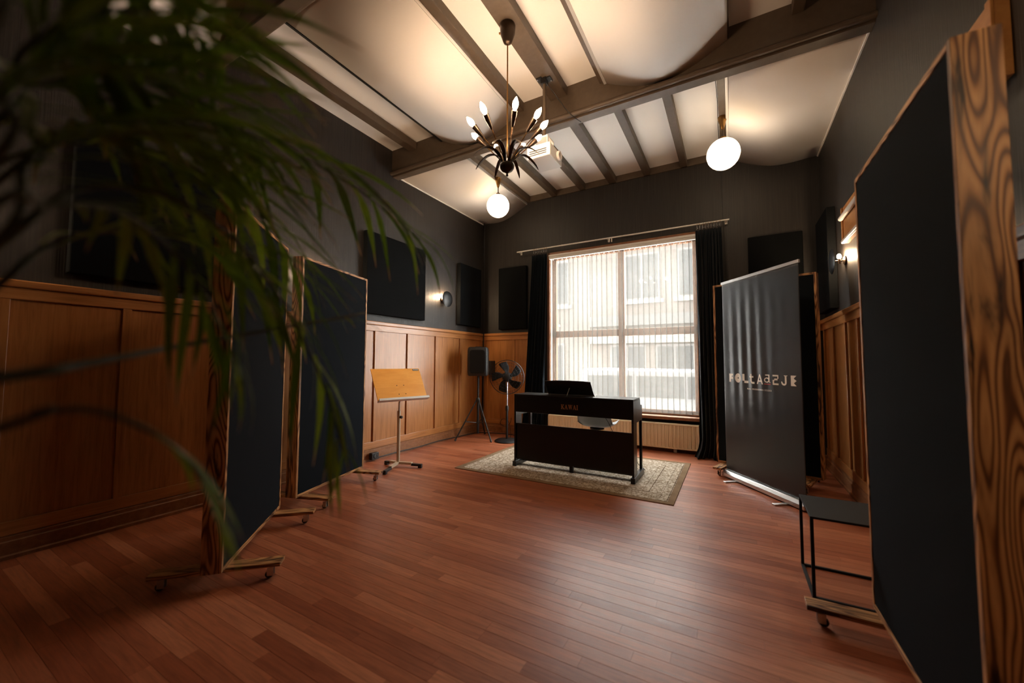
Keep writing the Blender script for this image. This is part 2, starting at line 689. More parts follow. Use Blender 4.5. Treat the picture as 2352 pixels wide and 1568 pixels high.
def wainscot(wall, x, sgn, stiles, y0, y1, skip=()):
    """oak panelling on a side wall; x wall face, sgn towards the room."""
    bx = lambda a, b_, ya, yb, za, zb: MB().box(min(x + sgn * a, x + sgn * b_), max(x + sgn * a, x + sgn * b_), ya, yb, za, zb)
    ed = [y0] + stiles + [y1]
    for a, b_ in zip(ed[:-1], ed[1:]):
        bx(0, .012, a, b_, .13, 1.66).build('wainscot_panel', M_OAKV, wall)
    for s in stiles:
        bx(.012, .030, s - .026, s + .026, .23, 1.645).build('stile', M_OAKV, wall, bevel=.003)
    bx(.012, .032, y0, y1, 1.645, 1.722).build('rail', M_OAKH, wall, bevel=.003)
    bx(0, .052, y0, y1, 1.722, 1.77).build('cap_rail', M_OAKH, wall, bevel=.008)
    bx(.012, .030, y0, y1, .145, .23).build('bottom_rail', M_OAKH, wall, bevel=.003)


wainscot(wl, XL, 1, [-1.2, -.62, -.04, .535, 1.115, 1.71, 2.30, 2.89, 3.505, 4.085, 4.685, 5.305, 5.93], YF, YB)
wainscot(wr, XR, -1, [-1.2, -.62, -.04, .535, 1.115, 1.71, 2.30, 2.89, 3.49, 4.09, 4.50, 4.93, 5.45, 5.93], YF, YB)
for a, b_ in ((XL + .055, -3.36), (-3.36, WX0 - .3)):
    MB().box(a, b_, YB - .012, YB, .13, 1.66).build('wainscot_panel', M_OAKV, wb)
for s in (XL + .075, -3.36):
    MB().box(s - .026, s + .026, YB - .03, YB - .012, .23, 1.645).build('stile', M_OAKV, wb, bevel=.003)
MB().box(XL + .03, WX0 - .3, YB - .032, YB - .012, 1.645, 1.722).build('rail', M_OAKX, wb, bevel=.003)
MB().box(XL + .05, WX0 - .3, YB - .052, YB, 1.722, 1.77).build('cap_rail', M_OAKX, wb, bevel=.008)
MB().box(XL + .03, WX0 - .3, YB - .03, YB - .012, .145, .23).build('bottom_rail', M_OAKX, wb, bevel=.003)
for a, b_ in ((WX1 + .3, .35), (.35, XR - .055)):
    MB().box(a, b_, YB - .012, YB, .13, 1.66).build('wainscot_panel', M_OAKV, wb)
MB().box(WX1 + .3, XR - .05, YB - .052, YB, 1.722, 1.77).build('cap_rail', M_OAKX, wb, bevel=.008)
MB().box(WX1 + .3, XR - .03, YB - .032, YB - .012, 1.645, 1.722).build('rail', M_OAKX, wb, bevel=.003)


def baseboard(name, pts_fn, a, b_, label):
    pr = [(0, 0), (.052, 0), (.052, .02), (.040, .028), (.040, .105), (.032, .112), (.032, .135), (.020, .145), (0, .145)]
    o = MB().prism(pr, a, b_, pts_fn).build(name, M_BASEB)
    tag(o, label, kind='structure')


baseboard('baseboard_left', lambda u, v, t: (XL + u, t, v), YF, YB - .055, 'dark oak skirting along the left wall')
baseboard('baseboard_right', lambda u, v, t: (XR - u, t, v), YF, YB - .055, 'dark oak skirting along the right wall')
baseboard('baseboard_back', lambda u, v, t: (t, YB - u, v), XL, XR, 'dark skirting under the window')

# ------------------------------------------------------------------ ceiling
ce = tag(MB().box(XL - T, XR + T, YF, YB + T, ZC, 4.4).build('ceiling', M_PLASTER), 'white plaster ceiling between brown joists', kind='structure')
BEAMS = [(3.735, 3.855), (1.46, 1.57)]
for i, (a, b_) in enumerate(BEAMS):
    bm_ = MB().box(XL, XR, a, b_, 3.82, ZC).build('cross_beam', M_BEAM, ce)
    MB().box(XL, XR, a + .015, b_, 3.80, 3.82).build('soffit_board', M_BEAM, bm_, bevel=.003)
    yy = a if i == 0 else b_
    s = -1 if i == 0 else 1
    MB().tube([(XL, yy + s * .010, 3.842), (XR, yy + s * .010, 3.842)], .026, 14).build('round_moulding', M_BEAM, bm_, smooth=40)
JX = [(-3.10, -3.03), (-2.615, -2.525), (-2.115, -2.02), (-1.632, -1.52), (-1.10, -1.01), (-.587, -.50), (-.07, .0)]
for a, b_ in JX:
    MB().box(a, b_, BEAMS[0][1], YB, ZJ, ZC).build('joist', M_BEAM, ce, bevel=.003)
JF = [(-3.705, -3.59), (-3.16, -3.07), (-2.63, -2.54), (-2.065, -1.975), (-1.645, -1.455), (-1.105, -1.06), (-.02, .04), (.486, .567)]
for a, b_ in JF:
    MB().box(a, b_, BEAMS[1][1], BEAMS[0][0], ZJ, ZC).build('joist', M_BEAM, ce, bevel=.003)
for a, b_ in JX:
    MB().box(a, b_, YF, BEAMS[1][0], ZJ, ZC).build('joist', M_BEAM, ce)
MB().box(-3.03, -.07, YB - .025, YB, ZJ, ZC).build('cornice', M_BEAM, ce)

SIDE = [(0, 3.846), (.13, 3.838), (.28, 3.827), (.45, 3.835), (.62, 3.885), (.81, 3.975), (.95, 4.05)]
MID = [(0, 4.065), (.09, 4.015), (.22, 3.955), (.36, 3.905), (.47, 3.882), (.53, 3.877), (.59, 3.880), (.70, 3.900), (.84, 3.950), (.96, 4.008), (1.06, 4.06)]


def sheet(prof, fx, y0, y1):
    pts = catmull([(s, z, 0) for s, z in prof], 40)
    m = MB().grid(40, 2, lambda u, v: (fx(pts[int(round(u * 39))].x), y0 + (y1 - y0) * v, pts[int(round(u * 39))].y))
    return m.build('curved_panel', M_SHEET, ce, smooth=60, solid=.008)


def strip(x0, x1, z0, z1, y0, y1, parent, mat=None):
    MB().box(x0, x1, y0, y1, z0, z1).build('edge_or_shade_strip', mat or M_STRIP, parent)


for y0, y1 in ((BEAMS[0][1], YB - .002), (YF + .01, BEAMS[1][0])):
    s = sheet(SIDE, lambda t: XL + .002 + t * .985, y0, y1)
    strip(XL, XL + .012, 3.828, 3.856, y0, y1, s, M_WHITEP)
    strip(-3.112, -3.10, 4.035, 4.075, y0, y1, s)
    s = sheet(SIDE, lambda t: XR - .002 - t * 1.03, y0, y1)
    strip(XR - .012, XR, 3.828, 3.856, y0, y1, s, M_WHITEP)
    strip(.0, .024, 4.03, 4.075, y0, y1, s, M_WHITEP)
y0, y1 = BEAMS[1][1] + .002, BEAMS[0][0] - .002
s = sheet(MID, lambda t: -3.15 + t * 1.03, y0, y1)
strip(-2.115, -2.075, 4.045, 4.062, y0, y1, s)
strip(-3.168, -3.15, 4.050, 4.069, y0, y1, s, M_BLACKM)  # dark strip put in for the shade between sheet and joist
s = sheet(MID, lambda t: -1.055 + t * 1.02, y0, y1)
strip(-1.06, -1.035, 4.045, 4.066, y0, y1, s)
strip(-.04, -.018, 4.045, 4.066, y0, y1, s)

# ------------------------------------------------------------------ window
win = tag(MB().box(WX0, WX1, YB + .075, YB + .125, WZ0, WZ0 + .07).build('window_1', M_WINWOOD), 'large timber framed window with four panes', kind='structure')
FR = [('frame_top', WX0, WX1, WZ1 - .07, WZ1), ('frame_side', WX0, WX0 + .08, WZ0, WZ1), ('frame_side', WX1 - .08, WX1, WZ0, WZ1),
      ('mullion', -1.535, -1.435, WZ0, WZ1), ('transom', WX0, -1.535, 1.66, 1.77), ('transom', -1.435, WX1, 1.66, 1.77)]
for n_, a, b_, c, d in FR:
    MB().box(a, b_, YB + .07, YB + .13, c, d).build(n_, M_WINWOOD, win, bevel=.006)
for a, b_ in ((WX0 + .08, -1.535), (-1.435, WX1 - .08)):
    for c, d in ((WZ0 + .07, 1.66), (1.77, WZ1 - .07)):
        MB().box(a, b_, YB + .097, YB + .103, c, d).build('pane', M_GLASS, win)
MB().box(WX0 - .06, WX1 + .06, YB - .13, YB + .07, WZ0 - .045, WZ0).build('sill', M_WINWOOD, win, bevel=.008)
MB().box(WX0 - .04, WX1 + .04, YB - .022, YB + .0, WZ1 - .0, WZ1 + .045).build('head_casing', M_WINWOOD, win, bevel=.004)
MB().box(WX0 - .045, WX0, YB - .022, YB + .0, WZ0, WZ1 + .045).build('side_casing', M_WINWOOD, win, bevel=.004)
MB().box(WX1, WX1 + .045, YB - .022, YB + .0, WZ0, WZ1 + .045).build('side_casing', M_WINWOOD, win, bevel=.004)
MB().box(WX0, WX1, YB + .0, YB + .07, WZ1 - .012, WZ1).build('reveal_lining', M_WHITEP, win)
MB().box(WX0, WX0 + .012, YB + .0, YB + .07, WZ0, WZ1 - .012).build('reveal_lining', M_WHITEP, win)
MB().box(WX1 - .012, WX1, YB + .0, YB + .07, WZ0, WZ1 - .012).build('reveal_lining', M_WHITEP, win)

bl = thing('vertical_blind', 'sheer white vertical slat blind across the whole window', 'blind', (-1.52, YB - .055, WZ0 + .005))
hz = WZ1 - WZ0
MB().box(-1.13, 1.13, -.022, .022, hz - .085, hz - .045).build('head_rail', M_WHITE, bl, bevel=.003)
MB().box(-1.135, 1.135, -.03, .045, hz - .045, hz - .012).build('pelmet', M_WHITEP, bl, bevel=.003)
NS = 28


def slat_mesh(curve):
    w = .089
    m_ = MB().grid(7, 2, lambda u, v: ((u - .5) * w, curve * (1 - (2 * u - 1) ** 2), .03 + v * (hz - .135)))
    for s_ in (-1, 1):   # edge strips stand in for shade lines between slats; weighted bottom hem last
        for k_ in (1, 2):
            m_.grid(2, 2, lambda u, v: (s_ * (w / 2 - u * .0045), k_ * .0006, .03 + v * (hz - .135)))
    m_.grid(2, 2, lambda u, v: ((u - .5) * w * .96, .0085, .03 + v * .05))
    return m_.mesh('slat', M_BLIND, 60)


sm = slat_mesh(.006)
for i in range(NS):
    xx = -1.10 + 2.20 * (i + .5) / NS
    ang = R(rnd.uniform(8, 17))
    if 12.5 < i < 14:
        ang = R(55)
    inst('slat', sm, bl, Matrix.Translation((xx, 0, 0)) @ Matrix.Rotation(ang, 4, 'Z'))
hk = MB().box(-.006, .006, -.004, .004, 0, .028).mesh('slat_hook', M_WHITE)
for i in range(NS):
    inst('slat_hook', hk, bl, Matrix.Translation((-1.10 + 2.20 * (i + .5) / NS, 0, hz - .108)))

# curtain rod and curtains
RY, RZ = YB - .105, 3.175
rod = thing('curtain_rod', 'slim white metal curtain rod above the window', 'curtain rod', (-1.63, RY, RZ))
MB().tube([(-1.62, 0, 0), (1.64, 0, 0)], .0105, 12).build('rod', M_WHITEP, rod, smooth=40)
for xx in (-1.585, -.02, 1.60):
    MB().box(xx - .012, xx + .012, -.008, .105, -.008, .008).box(xx - .016, xx + .016, .095, .105, -.03, .03).build('bracket', M_WHITEP, rod, bevel=.002)
MB().tube([(.01, 0, -.01), (.01, 0, -.065)], .009, 8).build('rail_stop', M_WHITEP, rod, smooth=40)
MB().tube([(.05, 0, -.01), (.05, 0, -.065)], .009, 8).build('rail_stop', M_WHITEP, rod, smooth=40)


def curtain(label, xa0, xa1, xb0, xb1, ybulge, folds, puddle, seed):
    """xa top extents, xb bottom extents."""
    t = thing('curtain', label, 'curtain', ((xa0 + xa1) / 2, RY, 0))
    ox = (xa0 + xa1) / 2
    rr = random.Random(seed)
    ph = [rr.uniform(0, 6) for _ in range(4)]
    nv = 30

    def fn(u, v):
        z = .012 + v * (RZ - .105 - .012)
        k = (1 - v) ** 1.3
        x0, x1 = xa0 + (xb0 - xa0) * k, xa1 + (xb1 - xa1) * k
        uu = u + .012 * math.sin(9 * u + ph[0] + 3 * v)
        amp = .020 + .026 * (1 - v)
        yy = -amp * math.sin(2 * PI * folds * uu + ph[1] + .8 * math.sin(3 * v + ph[2])) - .012 * math.sin(2 * PI * folds * 2.1 * uu + ph[3])
        if puddle and v < .05:
            yy -= (1 - v / .05) * .12 * (1 + .4 * math.sin(12 * u))
            x0 -= (1 - v / .05) * .06
            x1 += (1 - v / .05) * .02
        return (x0 + (x1 - x0) * u - ox, yy + ybulge * (1 + 1.6 * k), z)
    MB().grid(16 * folds // 2 + 1, nv, fn).build('fabric', M_CURTAIN, t, smooth=80, solid=.003)
    ringm = MB().lathe([(.0185 + .0022 * math.cos(a), .0022 * math.sin(a)) for a in [k * PI / 3 for k in range(6)]], 14, Matrix.Rotation(PI / 2, 4, 'Y'), True).mesh('ring', M_BRASS, 60)
    hookm = MB().tube([(0, 0, 0), (0, 0, -.022), (.004, -.008, -.034), (0, -.012, -.028)], .0018, 6).tube([(0, -.004, -.02), (0, .006, -.052)], .0016, 6).mesh('hook', M_CHROME, 60)
    n = 9
    for i in range(n):
        xx = xa0 + .02 + (xa1 - xa0 - .04) * i / (n - 1) - ox
        inst('ring', ringm, t, Matrix.Translation((xx, 0, RZ - .0050)) @ Matrix.Rotation(rr.uniform(-.5, .5), 4, 'Z'))
        inst('hook', hookm, t, Matrix.Translation((xx, 0, RZ - .028)) @ Matrix.Rotation(rr.uniform(-1.5, 1.5), 4, 'Z'))


curtain('midnight blue velvet curtain hanging left of the window, behind the piano', -2.94, -2.66, -3.17, -2.74, -.01, 6, False, 3)
curtain('midnight blue velvet curtain hanging right of the window, beside the roll-up banner', -.405, -.085, -.40, -.02, -.04, 7, True, 5)

# radiator
ra = thing('radiator', 'long cream ribbed panel radiator under the window', 'radiator', (-1.52, YB - .125, .055))
RH, RW = .345, 1.11
pr = []
nr = 46
for i in range(nr):
    a = -RW + 2 * RW * i / nr
    p = 2 * RW / nr
    pr += [(a, 0), (a + p * .30, 0), (a + p * .42, -.012), (a + p * .88, -.012)]
pr += [(RW, 0), (RW, .02), (-RW, .02)]
MB().prism(pr, .02, RH - .02, lambda u, v, t: (u, v - .03, t)).build('ribbed_front', M_CREAM, ra)
MB().box(-RW, RW, -.046, -.008, 0, .022).build('bottom_edge', M_CREAM, ra, bevel=.006)
MB().box(-RW, RW, -.046, .05, RH - .022, RH).build('top_grille', M_CREAM, ra, bevel=.006)
MB().box(-RW, -RW + .008, -.044, .05, 0, RH - .022).build('side_panel', M_CREAM, ra)
MB().box(RW - .008, RW, -.044, .05, 0, RH - .022).build('side_panel', M_CREAM, ra)
for xx in (-.8, .8):
    MB().box(xx - .02, xx + .02, .0, .066, -.053, RH - .03).build('bracket', M_WHITEP, ra)

# ------------------------------------------------------------------ rolling sound baffles
GW, GZ0, GZ1 = .985, .10, 2.165


def make_baffle(label):
    t = thing('rolling_baffle', label, 'baffle', group='rolling sound baffles')
    w = GW / 2
    for s in (-1, 1):
        MB().box(s * w - (.022 if s > 0 else 0), s * w + (0 if s > 0 else .022), -.05, .05, GZ0, GZ1).build('side_board', M_BURNT, t, bevel=.0015)
    for z0 in (GZ0, GZ1 - .022):
        # grain runs along the long side of the board
        o = MB().box(-.05, .05, -.05, .05, 0, 1)
        b_ = MB().box(-.011, .011, -.05, .05, -w + .022, w - .022).build('cross_board', M_BURNT, t, bevel=.0015)
        b_.matrix_local = Matrix.Translation((0, 0, z0 + .011)) @ Matrix.Rotation(R(90), 4, 'Y')
    MB().box(-w + .022, w - .022, -.047, -.030, GZ0 + .022, GZ1 - .022).build('front_cloth', M_GOBO, t, bevel=.004)
    MB().box(-w + .022, w - .022, .030, .047, GZ0 + .022, GZ1 - .022).build('back_cloth', M_GOBO, t, bevel=.004)
    for s in (-1, 1):
        f = MB().box(-.011, .011, -.045, .045, -.32, .32).build('foot', M_BURNT, t, bevel=.002)
        FMX = Matrix.Translation((s * (w - .10), 0, GZ0 - .0112)) @ Matrix.Rotation(R(90), 4, 'X') @ Matrix.Rotation(R(90), 4, 'Z')
        f.matrix_local = FMX
        fm = FMX.inverted()
        for k in (-1, 1):
            base = Matrix.Translation((s * (w - .10), k * .265, 0))
            c = MB()
            c.box(-.022, .022, -.024, .024, .073, .0768)
            c.tube([(0, 0, .073), (0, 0, .058)], .011, 10)
            c.box(-.014, -.010, -.013, .021, .016, .06).box(.010, .014, -.013, .021, .016, .06)
            cc = c.build('caster_fork', M_CHROME, f)
            cc.matrix_local = fm @ base
            wm = MB().lathe([(.006, -.0085), (.019, -.0085), (.0215, -.004), (.0215, .004), (.019, .0085), (.006, .0085)], 20, Matrix.Translation((0, .012, .0215)) @ Matrix.Rotation(R(90), 4, 'Y'))
            ww = wm.build('caster_wheel', M_RUBBER, f, smooth=40)
            ww.matrix_local = fm @ base
    return t


def place_baffle(t, A, B, n):
    A, B, n = Vector(A), Vector(B), Vector(n).normalized()
    c = (A + B) / 2 - n * .05
    t.location = (c.x, c.y, 0)
    t.rotation_euler = (0, 0, math.atan2(n.x, -n.y))


g1 = make_baffle('rolling baffle of scorched pine and black cloth nearest the palm, standing at an angle')
place_baffle(g1, (-2.434, 1.105), (-3.126, 1.817), (.712, .692))
for lab, A, B, n in (('rolling black cloth baffle between the music stand and another baffle', (-3.215, 1.99), (-3.519, 2.935), (.952, .306)),
                     ('tall rolling black cloth baffle at the right edge, largest in view', (.552, 2.497), (.552, 1.515), (-1, 0)),
                     ('rolling black cloth baffle half hidden behind the roll-up banner', (-.177, 5.164), (.746, 4.858), (-.315, -.949))):
    g = copy_tree(g1)
    g['label'] = lab
    place_baffle(g, A, B, n)

# ------------------------------------------------------------------ wall acoustic panels
def acoustic(label, x0, x1, y0, y1, z0, z1):
    c = ((x0 + x1) / 2, (y0 + y1) / 2, z0)
    t = thing('acoustic_panel', label, 'acoustic panel', c, group='wall acoustic panels')
    hx, hy = (x1 - x0) / 2, (y1 - y0) / 2
    MB().box(-hx, hx, -hy, hy, 0, z1 - z0).build('cloth_face', M_ACOU, t, bevel=.008)


D = .078
acoustic('large square charcoal acoustic panel on the left wall above the music stand', XL + .002, XL + D, 3.285, 4.36, 1.86, 2.915)
acoustic('upright charcoal acoustic panel on the left wall next to the far corner', XL + .002, XL + D, 5.215, 5.84, 1.875, 2.93)
acoustic('square charcoal acoustic panel on the left wall behind the palm fronds', XL + .002, XL + D, .79, 1.86, 1.86, 2.915)
acoustic('upright charcoal acoustic panel on the window wall left of the curtain', -3.645, -3.085, YB - D, YB - .002, 1.83, 2.935)
acoustic('upright charcoal acoustic panel on the window wall above the roll-up banner', .215, .80, YB - D, YB - .002, 1.83, 2.90)
acoustic('upright charcoal acoustic panel on the right wall beside the wall lamp', XR - D, XR - .002, 5.24, 5.86, 1.83, 2.93)

# ------------------------------------------------------------------ sconces
def make_sconce(label, x, y, z, s):
    t = thing('wall_sconce', label, 'wall lamp', (x, y, z), 0 if s > 0 else PI, group='disc wall lamps')
    MB().lathe([(.045, .001), (.045, .012), (.03, .02)], 20, Matrix.Rotation(R(90), 4, 'Y')).build('wall_plate', M_DBRASS, t, smooth=40)
    MB().tube([(.015, 0, 0), (.123, 0, 0)], .008, 10).build('arm', M_DBRASS, t, smooth=40)
    MB().lathe([(.0, .128), (.06, .125), (.110, .117), (.126, .109), (.126, .105), (.108, .112), (.06, .119), (.0, .122)], 28, Matrix.Rotation(R(90), 4, 'Y')).build('disc_shade', M_BLACKM, t, smooth=50)
    MB().tube([(.05, 0, -.03), (.05, 0, .02)], .012, 10).build('lamp_holder', M_DBRASS, t, smooth=40)
    pr_ = [(.004, .02), (.014, .026), (.019, .040), (.016, .056), (.008, .068), (.0, .072)]
    MB().lathe(pr_, 10, Matrix.Translation((.05, 0, 0))).build('bulb', M_SCB, t, smooth=60)


make_sconce('black disc wall lamp on the left wall between the two acoustic panels', XL, 4.84, 2.25, 1)
make_sconce('black disc wall lamp on the left wall hidden behind the second baffle', XL, 2.60, 2.17, 1)
make_sconce('black disc wall lamp on the left wall behind the palm', XL, .10, 2.22, 1)
make_sconce('glowing disc wall lamp on the right wall above the banner and baffle', XR, 4.90, 2.26, -1)
make_sconce('added black disc wall lamp, unseen, on the right wall next to the viewer', XR, .25, 2.22, -1)  # invented lamp out of view, added to light the near baffle post

# ------------------------------------------------------------------ chandelier
CX, CY = -1.574, 2.683
ch = thing('chandelier', 'dark bronze sputnik chandelier with lit bulbs and curved leaves', 'chandelier', (CX, CY, 2.77))
MB().lathe([(.0, 1.30), (.062, 1.30), (.066, 1.285), (.060, 1.22), (.035, 1.15), (.012, 1.135), (.0, 1.135)], 24).build('ceiling_cup', M_DBRASS, ch, smooth=40)
MB().tube([(-.066, 0, 1.262), (-.082, 0, 1.262)], .009, 8).build('cup_screw', M_BRASS, ch, smooth=40)
MB().tube([(0, 0, 1.14), (0, 0, .16)], .006, 8).build('down_rod', M_BRASS, ch, smooth=40)
MB().lathe([(0, 0), (.009, .004), (.011, .014), (.006, .022), (.016, .034), (.044, .050), (.057, .070), (.060, .092), (.052, .108), (.025, .118), (0, .12)], 24).build('hub', M_DBRASS, ch, smooth=50)
for k in range(8):
    a = R(-82.5 + 45 * k)
    c, s = math.cos(a), math.sin(a)
    path = catmull([(.040, .105, 0), (.062, .165, 0), (.115, .208, 0), (.185, .208, 0), (.255, .158, 0), (.288, .115, 0)], 14)
    m = MB()
    wd = [.010, .012, .014, .015, .016, .0165, .0165, .016, .015, .0135, .012, .0095, .0065, .0025]
    for i, p in enumerate(path):
        w_ = wd[i]
        for q, dz in ((-1, 0), (0, .006), (1, 0)):
            m.v.append((c * p.x - s * q * w_, s * p.x + c * q * w_, p.y + dz * w_ / .02))
    for i in range(len(path) - 1):
        for q in range(2):
            b0 = i * 3 + q
            m.f.append((b0, b0 + 1, b0 + 4, b0 + 3))
    m.build('leaf', M_DBRASS, ch, smooth=60, solid=.002)
for ang in (-174, -136, -97, -48, -8, 22, 58, 92, 139):
    a = R(ang)
    d = Vector((math.cos(a), math.sin(a), 0))
    p0 = d * .03 + Vector((0, 0, .12))
    p1 = d * .30 + Vector((0, 0, .41))
    ax = (p1 - p0).normalized()
    arm = MB().tube([p0, p1 - ax * .13], .0042, 8).build('arm', M_BRASS, ch, smooth=40)
    Mx = Matrix.Translation(p1) @ ax.to_track_quat('Z', 'Y').to_matrix().to_4x4()
    MB().lathe([(.006, -.15), (.011, -.14), (.021, -.075), (.023, -.038), (.020, -.036), (.0, -.036)], 16, Mx).build('socket', M_DBRASS, arm, smooth=40)
    MB().lathe([(.010, -.036), (.019, -.018), (.023, .0), (.020, .020), (.011, .038), (.004, .050), (0, .054)], 12, Mx).build('bulb', M_BULB, arm, smooth=60)

# ------------------------------------------------------------------ globe pendants
def pendant(label, x, y):
    t = thing('globe_pendant', label, 'pendant lamp', (x, y, 3.46), group='opal globe pendants')
    MB().lathe([(.0, .609), (.048, .609), (.050, .60), (.016, .47), (.010, .46), (0, .46)], 20).build('ceiling_cone', M_BRASS, t, smooth=40)
    MB().tube([(0, 0, .465), (0, 0, .35)], .007, 8).build('stem', M_DBRASS, t, smooth=40)
    MB().lathe([(.0, .372), (.03, .370), (.034, .350), (.03, .34), (0, .34)], 16).build('cap', M_BRASS, t, smooth=40)
    r = .173
    MB().lathe([(r * math.sin(k * PI / 16), r - r * math.cos(k * PI / 16)) for k in range(17)], 28).build('globe', M_GLOBE, t, smooth=80)


pendant('round opal globe pendant left, in front of the far window corner', -3.065, 4.955)
pendant('round opal globe pendant right, above the curtain and banner', -.035, 4.95)

# ------------------------------------------------------------------ projector on a ceiling pole
pj = thing('ceiling_projector', 'white ceiling projector on a pole behind the chandelier', 'projector', (-1.565, 3.395, 3.17))
MB().box(-.07, -.012, -.05, .02, .885, .899).box(.012, .07, -.02, .05, .885, .899).box(-.03, .03, -.03, .03, .84, .899).build('ceiling_bracket', M_BLACKM, pj, bevel=.003)
for q, w_ in ((-.058, -.035), (-.025, .005), (.058, .035), (.025, -.005)):
    MB().lathe([(0, 0), (.006, 0), (.006, .006), (0, .006)], 8, Matrix.Translation((q, w_, .879))).build('bolt', M_CHROME, pj)
MB().tube([(0, 0, .85), (0, 0, .27)], .017, 12).build('pole', M_BEAM, pj, smooth=40)
MB().box(-.07, .07, -.08, .08, .255, .27).box(-.07, -.06, -.08, -.06, .15, .26).box(.06, .07, -.08, -.06, .15, .26).box(.06, .07, .06, .08, .15, .26).box(-.07, -.06, .06, .08, .15, .26).build('mount_cage', M_WHITE, pj, bevel=.002)
MB().box(-.12, .125, -.15, .15, .03, .155).build('body', M_WHITE, pj, bevel=.012)
MB().box(-.09, .09, -.154, -.149, .05, .06).box(-.09, .09, -.154, -.149, .07, .08).box(-.09, .09, -.154, -.149, .09, .10).build('vent', M_RUBBER, pj)
MB().lathe([(.0, .0), (.043, .0), (.046, .03), (.036, .034), (.030, .012), (0, .012)], 24, Matrix.Translation((.118, .05, .10)) @ Matrix.Rotation(R(90), 4, 'Y')).build('lens', M_WHITE, pj, smooth=40)
crd = MB().tube(catmull([(-1.56, 3.40, 4.05), (-1.50, 3.52, 3.96), (-1.42, 3.66, 3.84), (-1.36, 3.74, 3.79), (-1.335, 3.82, 3.79)], 20), .004, 6)
tag(crd.build('projector_cord', M_BLACKP, smooth=60), 'thin dark cord drooping from projector bracket to cross beam', 'cord')

# ------------------------------------------------------------------ projection screen case on the right wall
sc_ = thing('projection_screen', 'rolled white projection screen on an orange pine board, right wall', 'projection screen', (XR, 3.5, 2.39))
MB().box(-.045, -.001, -1.25, 1.25, 0, .34).build('back_board', M_SCREENW, sc_, bevel=.004)
MB().box(-.056, -.045, -1.25, -1.21, 0, .34).build('end_trim', M_SCREENW, sc_, bevel=.003)
MB().box(-.056, -.045, 1.21, 1.25, 0, .34).build('end_trim', M_SCREENW, sc_, bevel=.003)
MB().tube([(-.068, -1.2, .225), (-.068, 1.19, .225)], .021, 18).build('screen_roll', M_WHITE, sc_, smooth=40)
MB().box(-.07, -.045, -1.22, 1.22, -.006, .022).build('bottom_bar', M_WHITE, sc_, bevel=.008)

# ------------------------------------------------------------------ rug
RX0, RX1, RY0, RY1 = -2.875, -.475, 3.706, 5.32
rg = thing('rug', 'worn beige patterned rug under the piano', 'rug', ((RX0 + RX1) / 2, (RY0 + RY1) / 2, 0))
MB().box((RX0 - RX1) / 2, (RX1 - RX0) / 2, (RY0 - RY1) / 2, (RY1 - RY0) / 2, 0, .008).build('pile', rug_mat(RX1 - RX0, RY1 - RY0), rg, bevel=.002)

# ------------------------------------------------------------------ digital piano, its back towards the viewer
PZ = .008
pn = thing('digital_piano', 'black digital piano with gold lettering on its back, standing on the rug', 'piano', (-1.605, 4.13, PZ))
PWD = .705
prof = [(0, .645), (.445, .645), (.445, .745), (.36, .765), (.33, .85), (0, .85)]
ubp = MB().prism([(.0, .645), (.40, .645), (.40, .72), (.30, .74), (.30, .838), (0, .838)], -PWD + .022, PWD - .022, lambda u, v, t: (t, u, v)).build('upper_body', M_BLACK, pn, bevel=.003)
MB().box(-PWD, PWD, -.004, .325, .838, .856).build('lid', M_BLACK, pn, bevel=.004)
for s in (-1, 1):
    x0, x1 = (PWD - .022, PWD) if s > 0 else (-PWD, -PWD + .022)
    MB().prism([(0, .60), (.44, .60), (.44, .755), (.425, .765), (.36, .768), (.35, .79), (.335, .838), (0, .838)], x0, x1, lambda u, v, t: (t, u, v)).build('cheek', M_BLACK, pn, bevel=.003)
    MB().box(x0, x1, .0, .155, .06, .60).build('side_board', M_BLACK, pn, bevel=.003)
    MB().box(x0 - (.004 if s > 0 else 0), x1 + (0 if s > 0 else .004), .385, .43, .06, .60).build('leg', M_BLACK, pn, bevel=.003)
    MB().box(x0 - .012, x1 + .012, -.02, .46, 0, .06).build('foot', M_BLACK, pn, bevel=.006)
MB().box(-PWD + .022, PWD - .022, .018, .034, .085, .508).build('back_panel', M_BLACK, pn, bevel=.002)
pb = MB().box(-PWD + .022, PWD - .022, .155, .185, .035, .11).build('pedal_bar', M_BLACK, pn, bevel=.003)
for q in (-.07, 0, .07):
    MB().box(q - .012, q + .012, .185, .27, .05, .062).build('pedal', M_BRASS, pb, bevel=.003)
MB().box(-.02, .02, .05, .09, 0, .10).build('support_foot', M_BLACK, pn, bevel=.003)
kb = MB().box(-PWD + .03, PWD - .03, .305, .40, .72, .735).build('key_bed', M_BLACK, pn)
wk = MB().box(-.0112, .0112, .305, .438, .728, .748).mesh('white_key', M_WHITEP)
bk = MB().box(-.005, .005, .305, .39, .748, .76).mesh('black_key', M_BLACK)
for i in range(52):
    inst('white_key', wk, kb, Matrix.Translation((-.61 + 1.22 * i / 51, 0, 0)))
    if i % 7 not in (1, 4):
        inst('black_key', bk, kb, Matrix.Translation((-.61 + 1.22 * (i + .5) / 51, 0, 0)))
# music rest, leaning away from the keys towards the viewer
Mr = Matrix.Translation((-.055, .20, .86)) @ Matrix.Rotation(R(24), 4, 'X')
mr = MB()
prp = [(-.285, 0), (.285, 0), (.278, .04), (.262, .172), (.18, .181), (0, .184), (-.18, .181), (-.305, .172), (-.30, .14)]
mr.prism(prp, -.007, .007, lambda u, v, t: Mr @ Vector((u, t, v)))
mr.build('music_rest', M_BLACK, pn, bevel=.003)
MB().tube([(-.05, .06, .858), Mr @ Vector((0, -.01, .09))], .006, 8).build('rest_prop', M_CHROME, pn, smooth=40)
MB().box(-.34, .24, .19, .21, .856, .862).build('rest_ledge', M_CHROME, pn)


def strokes(m, polys, fn):
    for p in polys:
        m.prism(p, 0, 1, fn)


